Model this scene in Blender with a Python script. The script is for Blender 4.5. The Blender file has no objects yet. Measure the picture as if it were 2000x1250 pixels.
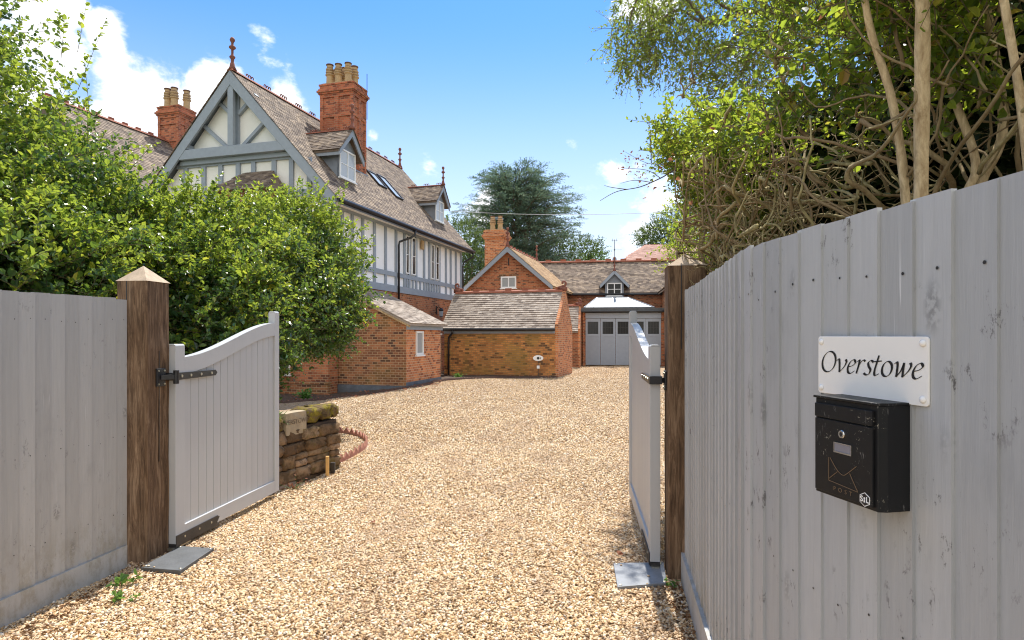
import bpy, math, random
import numpy as np
from mathutils import Vector, Matrix
random.seed(7); rng = np.random.default_rng(7)
R = math.radians
SC = bpy.context.scene
COL = SC.collection
# ------------------------------------------------------------------ camera
cam = bpy.data.cameras.new('camera'); cam.lens = 21.6; cam.sensor_width = 36; cam.sensor_fit = 'HORIZONTAL'
cam.shift_y = 0.015; cam.clip_end = 3000; cam.clip_start = 0.02
co = bpy.data.objects.new('camera', cam); COL.objects.link(co)
co.location = (0, 0, 1.55); co.rotation_euler = (R(90), 0, 0); SC.camera = co
# ------------------------------------------------------------------ sun and sky
SUN_AZ, SUN_EL = 8.5, 60.0          # azimuth clockwise from +Y (the view axis)
sd = bpy.data.lights.new('sun', 'SUN'); sd.energy = 4.3; sd.angle = R(0.5); sd.color = (1.0, 0.95, 0.87)
so = bpy.data.objects.new('sun', sd); COL.objects.link(so)
sv = Vector((math.sin(R(SUN_AZ)) * math.cos(R(SUN_EL)), math.cos(R(SUN_AZ)) * math.cos(R(SUN_EL)), math.sin(R(SUN_EL))))
so.rotation_euler = sv.to_track_quat('Z', 'Y').to_euler()
SC.view_settings.view_transform = 'Standard'; SC.view_settings.look = 'None'
SC.view_settings.gamma = 1.0; SC.view_settings.exposure = 0.82
SC.cycles.max_bounces = 8; SC.cycles.diffuse_bounces = 4; SC.cycles.transparent_max_bounces = 8
SC.cycles.use_denoising = True; SC.cycles.denoiser = 'OPENIMAGEDENOISE'; SC.cycles.denoising_input_passes = 'RGB_ALBEDO_NORMAL'; SC.cycles.denoising_prefilter = 'ACCURATE'; SC.cycles.filter_width = 1.1; SC.cycles.sample_clamp_indirect = 6.0

class NT:
    def __init__(s, tree): s.t = tree; s.n = tree.nodes; s.l = tree.links
    def new(s, typ, **kw):
        n = s.n.new(typ)
        for k, v in kw.items(): setattr(n, k, v)
        return n
    def put(s, sock, val):
        if isinstance(val, bpy.types.NodeSocket): s.l.new(val, sock)
        elif val is not None: sock.default_value = val
    def math(s, op, a, b=None, c=None, clamp=False):
        n = s.new('ShaderNodeMath', operation=op); n.use_clamp = clamp
        s.put(n.inputs[0], a)
        if b is not None: s.put(n.inputs[1], b)
        if c is not None: s.put(n.inputs[2], c)
        return n.outputs[0]
    def vmath(s, op, a, b=None):
        n = s.new('ShaderNodeVectorMath', operation=op); s.put(n.inputs[0], a)
        if b is not None: s.put(n.inputs[1], b)
        return n.outputs['Value'] if op in ('DOT_PRODUCT', 'DISTANCE', 'LENGTH') else n.outputs[0]
    def noise(s, vec, scale, detail=4, rough=0.55, dist=0.0):
        n = s.new('ShaderNodeTexNoise'); s.put(n.inputs['Vector'], vec)
        n.inputs['Scale'].default_value = scale; n.inputs['Detail'].default_value = detail
        n.inputs['Roughness'].default_value = rough; n.inputs['Distortion'].default_value = dist
        return n.outputs['Fac']
    def ramp(s, fac, stops, interp='LINEAR'):
        n = s.new('ShaderNodeValToRGB'); s.put(n.inputs[0], fac); cr = n.color_ramp; cr.interpolation = interp
        while len(cr.elements) < len(stops): cr.elements.new(0.5)
        for e, (p, c) in zip(cr.elements, stops):
            e.position = p; e.color = (c[0], c[1], c[2], 1) if not isinstance(c, (int, float)) else (c, c, c, 1)
        return n.outputs[0]
    def mix(s, fac, a, b, mode='MIX'):
        n = s.new('ShaderNodeMix', data_type='RGBA', blend_type=mode)
        s.put(n.inputs[0], fac)
        for sock, v in ((n.inputs[6], a), (n.inputs[7], b)):
            s.put(sock, (v[0], v[1], v[2], 1) if isinstance(v, tuple) and len(v) == 3 else v)
        return n.outputs[2]
    def maprange(s, v, a, b, c=0.0, d=1.0):
        n = s.new('ShaderNodeMapRange'); n.interpolation_type = 'SMOOTHSTEP'; s.put(n.inputs[0], v)
        for i, x in enumerate((a, b, c, d)): n.inputs[i + 1].default_value = x
        return n.outputs[0]
    def scale(s, vec, sc):
        n = s.new('ShaderNodeMapping'); s.put(n.inputs['Vector'], vec); n.inputs['Scale'].default_value = sc
        return n.outputs[0]
    def bump(s, h, strength=0.4, dist=0.01, normal=None):
        n = s.new('ShaderNodeBump'); s.put(n.inputs['Height'], h); n.inputs['Strength'].default_value = strength
        n.inputs['Distance'].default_value = dist
        if normal is not None: s.put(n.inputs['Normal'], normal)
        return n.outputs[0]

W = bpy.data.worlds.new('World'); SC.world = W; W.use_nodes = True
w = NT(W.node_tree); w.n.clear()
sky = w.new('ShaderNodeTexSky'); sky.sky_type = 'NISHITA'; sky.sun_disc = False
sky.sun_elevation = R(SUN_EL); sky.sun_rotation = R(SUN_AZ); sky.air_density = 1.0; sky.dust_density = 0.5; sky.ozone_density = 1.6
tc = w.new('ShaderNodeTexCoord').outputs['Generated']
def sdir(px, py):
    v = Vector(((px - 1000) / 1200, 1.0, (655 - py) / 1200)); v.normalize(); return (v.x, v.y, v.z)
n_big = w.noise(w.scale(tc, (1, 1, 1.5)), 7.5, 7, 0.60, 0.2)
n_fine = w.noise(w.scale(tc, (1, 1, 1.5)), 22.0, 6, 0.6, 0.3)
nsum = w.math('ADD', w.math('MULTIPLY', w.math('SUBTRACT', n_big, 0.5), 1.45), w.math('MULTIPLY', w.math('SUBTRACT', n_fine, 0.5), 0.35))
mask = None
# soft cloud banks, placed by the direction they stand in
for px, py, rad, amp in ((290, 215, 0.125, 0.66), (110, 110, 0.07, 0.5), (420, 235, 0.115, 0.72), (560, 225, 0.075, 0.5), (215, 66, 0.05, 0.46),
                         (90, 0, 0.07, 0.5), (1290, 5, 0.10, 0.5), (1195, 400, 0.16, 0.24), (1290, 440, 0.16, 0.33), (1110, 292, 0.045, 0.34),
                         (900, 400, 0.2, 0.2), (1350, 20, .09, .45), (1120, 380, .12, .3), (1450, 110, 0.04, 0.4), (-300, 150, 0.35, 0.6), (2400, 200, 0.35, 0.6), (730, 262, 0.02, 0.33), (150, 330, 0.22, 0.5)):
    dd = w.vmath('DISTANCE', tc, sdir(px, py))
    m = w.maprange(dd, rad, rad * 0.15, 0.0, amp)
    mask = m if mask is None else w.math('MAXIMUM', mask, m)
for dv, rad, amp in (((0.2, -0.9, 0.45), 1.15, 0.8), ((-0.95, -0.2, 0.4), 0.7, 0.5)):   # unseen cloud banks added behind the viewer for white fill
    m = w.maprange(w.vmath('DISTANCE', tc, dv), rad, rad * 0.5, 0.0, amp); mask = w.math('MAXIMUM', mask, m)
cl = w.maprange(w.math('ADD', mask, nsum), 0.26, 0.50)
sep = w.new('ShaderNodeSeparateXYZ'); w.put(sep.inputs[0], tc)
haze = w.maprange(sep.outputs[2], 0.50, -0.02, 0.0, 0.98)
shade = w.ramp(w.math('ADD', w.math('MULTIPLY', n_fine, 0.6), w.math('MULTIPLY', n_big, 0.4)), [(0.3, (6.8, 6.9, 7.1)), (0.62, (9.2, 9.2, 9.2))])
skyb = w.mix(1.0, sky.outputs[0], (0.42, 0.82, 1.22), 'MULTIPLY')
skyc = w.mix(haze, skyb, (6.3, 6.8, 7.5))
skyc = w.mix(w.math('MULTIPLY', cl, 0.95), skyc, shade)
bg = w.new('ShaderNodeBackground'); w.put(bg.inputs[0], skyc); bg.inputs[1].default_value = 0.098
wo = w.new('ShaderNodeOutputWorld'); w.l.new(bg.outputs[0], wo.inputs[0])

# ------------------------------------------------------------------ helpers
def link(o, parent=None, label=None, cat=None, group=None, kind=None):
    COL.objects.link(o)
    if parent is not None: o.parent = parent
    if label: o['label'] = label
    if cat: o['category'] = cat
    if group: o['group'] = group
    if kind: o['kind'] = kind
    return o
def empty(name, loc=(0, 0, 0), rz=0.0, label=None, cat=None, group=None):
    o = bpy.data.objects.new(name, None); o.location = loc; o.rotation_euler = (0, 0, rz); o.empty_display_size = 0.1
    return link(o, None, label, cat, group)
def np_mesh(name, V, F, mat, parent=None, smooth=False, **kw):
    V = np.asarray(V, np.float32); F = np.asarray(F, np.int32); k = F.shape[1]
    me = bpy.data.meshes.new(name); me.vertices.add(len(V)); me.vertices.foreach_set('co', V.ravel())
    me.loops.add(F.size); me.loops.foreach_set('vertex_index', F.ravel())
    me.polygons.add(len(F)); me.polygons.foreach_set('loop_start', np.arange(0, F.size, k, dtype=np.int32))
    try: me.polygons.foreach_set('loop_total', np.full(len(F), k, np.int32))
    except Exception: pass
    me.polygons.foreach_set('use_smooth', np.full(len(F), smooth, bool))
    me.update(calc_edges=True); me.materials.append(mat)
    return link(bpy.data.objects.new(name, me), parent, **kw)

class MB:
    def __init__(s): s.v = []; s.f = []; s.m = []
    def add(s, vs, fs, mi=0):
        b = len(s.v); s.v += [tuple(v) for v in vs]
        s.f += [tuple(b + i for i in f) for f in fs]; s.m += [mi] * len(fs); return s
    def box(s, x0, x1, y0, y1, z0, z1, mi=0):
        return s.add([(x0, y0, z0), (x1, y0, z0), (x1, y1, z0), (x0, y1, z0), (x0, y0, z1), (x1, y0, z1), (x1, y1, z1), (x0, y1, z1)],
                     [(0, 3, 2, 1), (4, 5, 6, 7), (0, 1, 5, 4), (1, 2, 6, 5), (2, 3, 7, 6), (3, 0, 4, 7)], mi)
    def prism(s, poly, axis, a, b, mi=0):
        # poly in the two other axes; axis 'x' -> (y,z); 'y' -> (x,z); 'z' -> (x,y)
        def P(p, c): return {'x': (c, p[0], p[1]), 'y': (p[0], c, p[1]), 'z': (p[0], p[1], c)}[axis]
        n = len(poly); vs = [P(p, a) for p in poly] + [P(p, b) for p in poly]
        fs = [tuple(range(n)), tuple(range(2 * n - 1, n - 1, -1))] + [(i, i + n, (i + 1) % n + n, (i + 1) % n) for i in range(n)]
        return s.add(vs, fs, mi)
    def bar(s, p, q, wd, hg, up=(0, 0, 1), mi=0):
        p = Vector(p); q = Vector(q); d = (q - p).normalized(); u = Vector(up); sd_ = d.cross(u).normalized(); u = sd_.cross(d).normalized()
        vs = []
        for c in (p, q):
            for a, b in ((-1, -1), (1, -1), (1, 1), (-1, 1)): vs.append(c + sd_ * (a * wd / 2) + u * (b * hg / 2))
        return s.add(vs, [(0, 3, 2, 1), (4, 5, 6, 7), (0, 1, 5, 4), (1, 2, 6, 5), (2, 3, 7, 6), (3, 0, 4, 7)], mi)
    def tube(s, path, r, n=8, mi=0):
        path = [Vector(p) for p in path]; rr = r if hasattr(r, '__len__') else [r] * len(path); vs = []; prev = None
        for i, p in enumerate(path):
            d = (path[min(i + 1, len(path) - 1)] - path[max(i - 1, 0)]).normalized()
            a = d.cross(Vector((0.1, 0.2, 1))) if prev is None else prev - d * prev.dot(d)
            if a.length < 1e-4: a = d.cross(Vector((1, 0, 0)))
            a.normalize(); prev = a; b = d.cross(a)
            for k in range(n):
                t = 2 * math.pi * k / n; vs.append(p + (a * math.cos(t) + b * math.sin(t)) * rr[i])
        fs = [(i * n + k, i * n + (k + 1) % n, (i + 1) * n + (k + 1) % n, (i + 1) * n + k) for i in range(len(path) - 1) for k in range(n)]
        fs += [tuple(range(n - 1, -1, -1)), tuple(range((len(path) - 1) * n, len(path) * n))]
        return s.add(vs, fs, mi)
    def lathe(s, c, prof, n=14, mi=0, caps=True):
        vs = [(c[0] + r * math.cos(2 * math.pi * k / n), c[1] + r * math.sin(2 * math.pi * k / n), c[2] + z) for r, z in prof for k in range(n)]
        fs = [(i * n + k, i * n + (k + 1) % n, (i + 1) * n + (k + 1) % n, (i + 1) * n + k) for i in range(len(prof) - 1) for k in range(n)]
        if caps: fs += [tuple(range(n - 1, -1, -1)), tuple(range((len(prof) - 1) * n, len(prof) * n))]
        return s.add(vs, fs, mi)
    def build(s, name, mat, parent=None, smooth=False, bevel=0.0, **kw):
        me = bpy.data.meshes.new(name); me.from_pydata(s.v, [], s.f)
        for m in (mat if isinstance(mat, (list, tuple)) else [mat]): me.materials.append(m)
        me.polygons.foreach_set('material_index', s.m)
        if smooth: me.polygons.foreach_set('use_smooth', [True] * len(s.f))
        me.update(); o = bpy.data.objects.new(name, me); link(o, parent, **kw)
        if bevel: 
            b = o.modifiers.new('bevel', 'BEVEL'); b.width = bevel; b.segments = 2; b.limit_method = 'ANGLE'
        return o

# ------------------------------------------------------------------ materials
def material(name):
    m = bpy.data.materials.new(name); m.use_nodes = True; t = NT(m.node_tree)
    return m, t, t.n['Principled BSDF']
def finish(t, b, color=None, rough=None, normal=None, metal=None, spec=None):
    if color is not None: t.put(b.inputs['Base Color'], (color[0], color[1], color[2], 1) if isinstance(color, tuple) else color)
    if rough is not None: t.put(b.inputs['Roughness'], rough)
    if normal is not None: t.put(b.inputs['Normal'], normal)
    if metal is not None: t.put(b.inputs['Metallic'], metal)
    if spec is not None: b.inputs['Specular IOR Level'].default_value = spec
def tco(t): return t.new('ShaderNodeTexCoord').outputs['Object']
def island(t): return t.new('ShaderNodeNewGeometry').outputs['Random Per Island']
def plain(name, c, rough=0.6, var=0.12, scale=6.0, bump=0.15, metal=0.0, stretch=(1, 1, 1), spec=0.5, bd=0.004):
    m, t, b = material(name); v = t.scale(tco(t), stretch)
    n = t.noise(v, scale, 6, 0.6); n2 = t.noise(v, scale * 9, 3, 0.6)
    lo = tuple(x * (1 - var) for x in c); hi = tuple(min(1, x * (1 + var)) for x in c)
    col_ = t.ramp(t.math('ADD', t.math('MULTIPLY', n, 0.7), t.math('MULTIPLY', n2, 0.3)), [(0.3, lo), (0.7, hi)])
    finish(t, b, col_, rough, t.bump(n2, bump, bd), metal, spec); return m
def brick_mat(name, c1, c2, dark, mortar, stain=0.5, mort=0.009, scale=1.0, green=0.0):
    m, t, b = material(name); v = tco(t); s = t.new('ShaderNodeSeparateXYZ'); t.put(s.inputs[0], v)
    c = t.new('ShaderNodeCombineXYZ'); t.put(c.inputs[0], t.math('ADD', s.outputs[0], s.outputs[1])); t.put(c.inputs[1], s.outputs[2])
    wob = t.new('ShaderNodeMix', data_type='VECTOR'); wob.inputs[0].default_value = 0.006
    nz = t.new('ShaderNodeTexNoise'); t.put(nz.inputs['Vector'], v); nz.inputs['Scale'].default_value = 9
    t.put(wob.inputs[4], c.outputs[0]); t.put(wob.inputs[5], nz.outputs['Color'])
    def bt(ca, cb, cm):
        k = t.new('ShaderNodeTexBrick'); t.put(k.inputs['Vector'], wob.outputs[1]); k.inputs['Scale'].default_value = 1.0
        k.inputs['Brick Width'].default_value = 0.17 * scale; k.inputs['Row Height'].default_value = 0.075 * scale
        k.inputs['Mortar Size'].default_value = mort; k.inputs['Mortar Smooth'].default_value = 0.25; k.inputs['Bias'].default_value = 0.0
        for i, cc in zip((1, 2, 3), (ca, cb, cm)): k.inputs[i].default_value = (cc[0], cc[1], cc[2], 1)
        return k
    k = bt((0, 0, 0), (1, 1, 1), (0.5, 0.5, 0.5)); kf = k.outputs['Fac']
    rnd = k.outputs['Color']
    nb = t.noise(v, 0.8, 5, 0.6); nm = t.noise(v, 5.0, 5, 0.65)
    base = t.ramp(rnd, [(0.0, dark), (0.08, dark), (0.26, c2), (0.7, c1), (1.0, tuple(min(1, x * 1.15) for x in c1))])
    base = t.mix(t.maprange(nb, 0.42, 0.68, 0, stain), base, tuple(x * 0.6 for x in c2))
    base = t.mix(t.maprange(nm, 0.55, 0.75, 0, 0.35), base, c1)
    if green: base = t.mix(t.math('MULTIPLY', t.maprange(t.noise(v, 1.3, 4), 0.45, 0.65), green), base, (0.30, 0.21, 0.05))
    mo = t.mix(t.maprange(nm, 0.3, 0.7, 0, 0.6), mortar, tuple(x * 0.6 for x in mortar))
    colr = t.mix(kf, base, mo)
    h = t.math('ADD', t.math('MULTIPLY', t.math('SUBTRACT', 1.0, kf), 1.0), t.math('MULTIPLY', t.noise(v, 60, 3), 0.5))
    finish(t, b, colr, 0.9, t.bump(h, 0.7, 0.008), spec=0.25); return m
def tile_mat(name, stops, lich=(0.5, 0.47, 0.40), la=0.3):
    m, t, b = material(name); v = tco(t); ri = island(t)
    c = t.ramp(ri, stops); n = t.noise(v, 14, 5, 0.7); n1 = t.noise(v, 1.1, 4, 0.6)
    c = t.mix(t.maprange(n, 0.52, 0.72, 0, la), c, lich)
    c = t.mix(t.maprange(n1, 0.45, 0.7, 0, 0.35), c, tuple(x * 0.55 for x in stops[0][1]))
    finish(t, b, c, 0.85, t.bump(t.noise(v, 50, 3), 0.4, 0.006), spec=0.3); return m
def leaf_mat(name, stops, trans=0.4, rough=0.32, tcol=(0.35, 0.5, 0.04), spec=0.5):
    m, t, b = material(name); ri = island(t)
    c = t.ramp(ri, stops); finish(t, b, c, rough, spec=spec)
    tr = t.new('ShaderNodeBsdfTranslucent'); t.put(tr.inputs[0], t.mix(0.55, c, tcol))
    mx = t.new('ShaderNodeMixShader'); mx.inputs[0].default_value = trans
    t.l.new(b.outputs[0], mx.inputs[1]); t.l.new(tr.outputs[0], mx.inputs[2]); t.l.new(mx.outputs[0], t.n['Material Output'].inputs[0]); return m
def bark_mat(name, c1, c2, scale=12, st=(1, 1, 0.25), tint=None):
    m, t, b = material(name); v = t.scale(tco(t), st); n = t.noise(v, scale, 6, 0.7, 0.4); cc = t.ramp(n, [(0.3, c1), (0.68, c2)])
    if tint: cc = t.mix(t.maprange(island(t), 0.25, 0.9, 0, 0.75), cc, tint)
    finish(t, b, cc, 0.9, t.bump(n, 0.6, 0.01), spec=0.2); return m

def oak_mat():
    m, t, b = material('weathered_oak'); v = t.scale(tco(t), (1, 1, 0.09))
    g = t.noise(v, 30, 8, 0.75, 1.2); big = t.noise(t.scale(tco(t), (1, 1, 0.35)), 3.4, 5, 0.65, 0.8)
    c = t.ramp(g, [(0.32, (0.045, 0.026, 0.015)), (0.50, (0.155, 0.095, 0.055)), (0.68, (0.31, 0.21, 0.13))])
    c = t.mix(t.maprange(big, 0.52, 0.70, 0, 0.85), c, (0.06, 0.036, 0.02))
    c = t.mix(t.maprange(t.noise(t.scale(tco(t), (1, 1, 0.2)), 6, 4), 0.55, 0.75, 0, 0.6), c, (0.42, 0.31, 0.21))
    fg = t.noise(t.scale(tco(t), (1, 1, 0.03)), 150, 4, 0.7); c = t.mix(t.maprange(fg, 0.52, 0.62, 0, 0.6), c, (0.06, 0.036, 0.02))
    finish(t, b, c, 0.82, t.bump(t.math('ADD', g, t.math('MULTIPLY', big, 0.5)), 0.8, 0.008), spec=0.25); return m
def fence_mat(name, c, scuff=0.5):
    m, t, b = material(name); v = tco(t); vg = t.scale(v, (1, 1, 0.06)); ri = island(t)
    g = t.noise(vg, 55, 5, 0.65, 0.3); big = t.noise(t.scale(v, (1, 1, 0.45)), 5, 5, 0.65)
    lo = tuple(x * 0.80 for x in c); hi = tuple(min(1, x * 1.10) for x in c)
    cc = t.ramp(t.math('ADD', t.math('MULTIPLY', g, 0.55), t.math('MULTIPLY', ri, 0.45)), [(0.15, lo), (0.8, hi)])
    cc = t.mix(t.maprange(big, 0.56, 0.78, 0, 0.45), cc, tuple(x * 0.66 for x in c))
    vo = t.new('ShaderNodeTexVoronoi'); t.put(vo.inputs['Vector'], t.scale(v, (6, 6, 2.6))); vo.inputs['Scale'].default_value = 1.0
    kn = t.maprange(vo.outputs['Distance'], 0.20, 0.04)
    knm = t.math('MULTIPLY', kn, t.maprange(t.noise(v, 60, 3), 0.35, 0.6))
    cc = t.mix(t.math('MULTIPLY', knm, 0.75), cc, tuple(x * 0.45 for x in c))
    fl = t.maprange(t.noise(t.scale(v, (1, 1, 0.5)), 26, 6, 0.8), 0.57, 0.64, 0, scuff)
    reg = t.maprange(t.noise(v, 3.2, 3, 0.6), 0.47, 0.60)
    cc = t.mix(t.math('MULTIPLY', fl, reg), cc, (0.15, 0.145, 0.145))
    drip = t.maprange(t.noise(t.scale(v, (1, 1, 0.035)), 70, 2, 0.5), 0.68, 0.72, 0, scuff * 0.7)
    cc = t.mix(t.math('MULTIPLY', drip, t.maprange(t.noise(v, 2.2, 2), 0.5, 0.62)), cc, (0.68, 0.68, 0.68))
    sp = t.new('ShaderNodeSeparateXYZ'); t.put(sp.inputs[0], v)
    low = t.math('MULTIPLY', t.maprange(sp.outputs[2], 0.55, 0.0), t.maprange(t.noise(t.scale(v, (1, 1, .6)), 9, 6, 0.75), 0.42, 0.62, 0, 0.55))
    cc = t.mix(low, cc, (0.24, 0.215, 0.15))          # soil splash and algae
    finish(t, b, cc, t.ramp(big, [(0.3, 0.45), (0.7, 0.65)]), t.bump(t.math('ADD', g, t.math('MULTIPLY', kn, 0.8)), 0.45, 0.004), spec=0.4); return m

M = {}
M['brick'] = brick_mat('red_brick', (0.46, 0.165, 0.075), (0.33, 0.11, 0.055), (0.14, 0.055, 0.035), (0.44, 0.29, 0.17), 0.5)
M['brick_brown'] = brick_mat('brown_brick', (0.38, 0.155, 0.07), (0.21, 0.085, 0.045), (0.10, 0.05, 0.035), (0.46, 0.31, 0.18), 0.55, green=0.25)
M['brick_ochre'] = brick_mat('ochre_brick', (0.60, 0.26, 0.085), (0.42, 0.165, 0.06), (0.14, 0.07, 0.04), (0.36, 0.23, 0.10), 0.4, green=0.5)
M['brick_light'] = brick_mat('orange_brick', (0.60, 0.225, 0.09), (0.46, 0.155, 0.065), (0.26, 0.08, 0.04), (0.60, 0.42, 0.26), 0.25)
M['brick_chim'] = brick_mat('chimney_brick', (0.50, 0.16, 0.08), (0.37, 0.11, 0.06), (0.20, 0.07, 0.045), (0.46, 0.25, 0.15), 0.35)
M['tile'] = tile_mat('brown_tile', [(0.0, (0.10, 0.07, 0.053)), (0.35, (0.175, 0.13, 0.097)), (0.7, (0.24, 0.18, 0.13)), (0.95, (0.33, 0.25, 0.175))])
M['tile_shed'] = tile_mat('pale_tile', [(0.0, (0.20, 0.155, 0.125)), (0.25, (0.32, 0.26, 0.21)), (0.75, (0.39, 0.325, 0.265)), (1.0, (0.47, 0.40, 0.33))], (0.60, 0.56, 0.49), 0.5)
M['tile_red'] = tile_mat('red_tile', [(0.0, (0.33, 0.18, 0.14)), (0.5, (0.43, 0.25, 0.19)), (1.0, (0.50, 0.32, 0.26))])
M['tile_gold'] = tile_mat('gold_tile', [(0.0, (0.30, 0.18, 0.09)), (0.5, (0.46, 0.30, 0.16)), (1.0, (0.58, 0.40, 0.22))])
M['ridge'] = plain('terracotta', (0.32, 0.105, 0.055), 0.8, 0.3, 6, 0.4)
M['finial'] = plain('dark_terracotta', (0.20, 0.075, 0.05), 0.8, 0.4, 12, 0.5)
M['pot'] = plain('buff_clay', (0.46, 0.31, 0.16), 0.8, 0.25, 8, 0.3)
M['potdark'] = plain('soot_clay', (0.16, 0.085, 0.05), 0.85, 0.3, 8, 0.3)
M['timber'] = plain('blue_grey_paint', (0.275, 0.315, 0.36), 0.55, 0.10, 8, 0.2)
M['render'] = plain('cream_render', (0.84, 0.82, 0.76), 0.8, 0.05, 3, 0.15)
M['renderw'] = plain('white_render', (0.86, 0.86, 0.86), 0.8, 0.04, 3, 0.15)
M['white'] = plain('white_paint', (0.82, 0.82, 0.80), 0.35, 0.03, 5, 0.05)
M['gate'] = plain('gate_paint', (0.455, 0.465, 0.475), 0.42, 0.035, 7, 0.12, stretch=(1, 1, 0.2))
M['garage'] = plain('garage_paint', (0.31, 0.345, 0.40), 0.45, 0.06, 7, 0.1)
M['black'] = plain('black_paint', (0.018, 0.018, 0.02), 0.35, 0.3, 14, 0.15)
M['fencel'] = fence_mat('fence_paint_warm', (0.40, 0.40, 0.393), 0.45)
M['fencer'] = fence_mat('fence_paint_grey', (0.425, 0.432, 0.434), 0.95)
M['oak'] = oak_mat()
M['oakend'] = plain('oak_end_grain', (0.46, 0.35, 0.24), 0.85, 0.3, 20, 0.6)
M['lead'] = plain('lead_sheet', (0.22, 0.245, 0.28), 0.5, 0.15, 6, 0.2)
M['steel'] = plain('galvanised_steel', (0.45, 0.43, 0.36), 0.35, 0.2, 20, 0.1, metal=0.9)
M['zinc'] = plain('grey_plate', (0.235, 0.25, 0.27), 0.5, 0.25, 9, 0.2)
M['slate'] = plain('dark_plate', (0.085, 0.09, 0.095), 0.6, 0.35, 7, 0.4)
M['iron'] = plain('dark_iron', (0.035, 0.033, 0.033), 0.45, 0.3, 10, 0.2, metal=0.3)
M['concrete'] = plain('painted_plinth', (0.115, 0.125, 0.14), 0.85, 0.4, 4, 0.5)
M['soil'] = plain('soil', (0.095, 0.06, 0.038), 0.95, 0.5, 16, 1.0, bd=0.03)
M['edge'] = plain('brown_edging', (0.10, 0.06, 0.048), 0.85, 0.3, 14, 0.4)
M['edgered'] = plain('red_edging', (0.42, 0.185, 0.125), 0.85, 0.35, 14, 0.4)
M['bark'] = bark_mat('grey_bark', (0.09, 0.065, 0.045), (0.24, 0.19, 0.13))
M['barkolive'] = bark_mat('olive_bark', (0.13, 0.10, 0.045), (0.52, 0.44, 0.22), 30, tint=(0.20, 0.125, 0.07))
M['barktan'] = bark_mat('tan_bark', (0.26, 0.17, 0.08), (0.70, 0.54, 0.32), 34, (1, 1, .35))
M['twig'] = plain('twig_bark', (0.13, 0.10, 0.05), 0.8, 0.3, 20, 0.2)
M['twigdark'] = plain('dark_twig', (0.10, 0.05, 0.035), 0.8, 0.3, 20, 0.2)
M['acrylic'] = plain('white_acrylic', (0.86, 0.84, 0.80), 0.22, 0.02, 4, 0.0)
M['ink'] = plain('black_lettering', (0.01, 0.01, 0.012), 0.4, 0.0, 4, 0.0)
M['etch'] = plain('bronze_lettering', (0.20, 0.13, 0.07), 0.5, 0.1, 4, 0.0)
M['stake'] = plain('yellow_pine', (0.65, 0.38, 0.12), 0.7, 0.2, 20, 0.3, stretch=(1, 1, .2))
def glass_mat(name, c, rough=0.04):
    m, t, b = material(name); finish(t, b, c, rough, spec=0.35); return m
M['glass'] = glass_mat('window_glass', (0.035, 0.035, 0.035), 0.12)
M['glasspale'] = glass_mat('curtained_glass', (0.34, 0.36, 0.36), 0.1)
M['glassblue'] = glass_mat('sky_glass', (0.42, 0.48, 0.54), 0.12)
HOLLY = [(0.0, (0.012, 0.034, 0.014)), (0.5, (0.026, 0.062, 0.020)), (0.85, (0.055, 0.105, 0.026)), (0.975, (0.13, 0.19, 0.035)), (1.0, (0.50, 0.38, 0.04))]
HOLLY = [(a, tuple(x * 1.8 for x in c)) for a, c in HOLLY]
M['hollylit'] = leaf_mat('sunlit_holly_leaf', [(0.0, (0.06, 0.12, 0.02)), (0.5, (0.15, 0.23, 0.025)), (0.9, (0.30, 0.36, 0.035)), (1.0, (0.52, 0.46, 0.05))], 0.46, 0.34, (0.58, 0.70, 0.08), 0.6)  # lighter copy of the holly leaf, sunlight painted into its colour
M['holly'] = leaf_mat('holly_leaf', HOLLY, 0.34, 0.33, (0.34, 0.50, 0.04), 0.75)
M['hedge'] = leaf_mat('hedge_leaf', [(0.0, (0.02, 0.05, 0.012)), (0.45, (0.06, 0.115, 0.022)), (0.8, (0.24, 0.30, 0.035)), (0.95, (0.42, 0.42, 0.05)), (1.0, (0.50, 0.22, 0.08))], 0.55, 0.32, (0.62, 0.76, 0.06))
M['hedgeshade'] = leaf_mat('shade_hedge_leaf', [(0.0, (0.010, 0.018, 0.006)), (1.0, (0.03, 0.045, 0.012))], 0.12, 0.5, (0.1, 0.15, 0.02), 0.2)  # near-black leaf colour paints the shade inside the hedge
M['oakleaf'] = leaf_mat('tree_leaf', [(0.0, (0.045, 0.08, 0.018)), (0.6, (0.12, 0.16, 0.03)), (1.0, (0.25, 0.26, 0.05))], 0.5, 0.4, (0.46, 0.58, 0.07))
M['cedar'] = leaf_mat('cedar_needles', [(0.0, (0.055, 0.10, 0.075)), (0.6, (0.16, 0.25, 0.18)), (1.0, (0.36, 0.43, 0.26))], 0.3, 0.6, (0.16, 0.26, 0.14), 0.2)
M['far'] = leaf_mat('distant_leaf', [(0.0, (0.035, 0.065, 0.025)), (0.6, (0.085, 0.14, 0.045)), (1.0, (0.17, 0.23, 0.07))], 0.3, 0.5, (0.26, 0.36, 0.07), 0.2)
M['deadleaf'] = leaf_mat('dead_leaf', [(0.0, (0.24, 0.09, 0.05)), (1.0, (0.42, 0.20, 0.12))], 0.3, 0.6, (0.5, 0.2, 0.1), 0.2)
M['weed'] = leaf_mat('weed_leaf', [(0.0, (0.06, 0.14, 0.03)), (1.0, (0.14, 0.28, 0.05))], 0.3, 0.5, (0.3, 0.5, 0.08))
PEB = [(0.0, (0.13, 0.085, 0.05)), (0.10, (0.30, 0.185, 0.10)), (0.26, (0.52, 0.33, 0.155)), (0.46, (0.66, 0.455, 0.25)), (0.68, (0.745, 0.575, 0.36)), (0.88, (0.79, 0.67, 0.49)), (0.98, (0.82, 0.75, 0.64)), (1.0, (0.38, 0.35, 0.32))]
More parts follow.
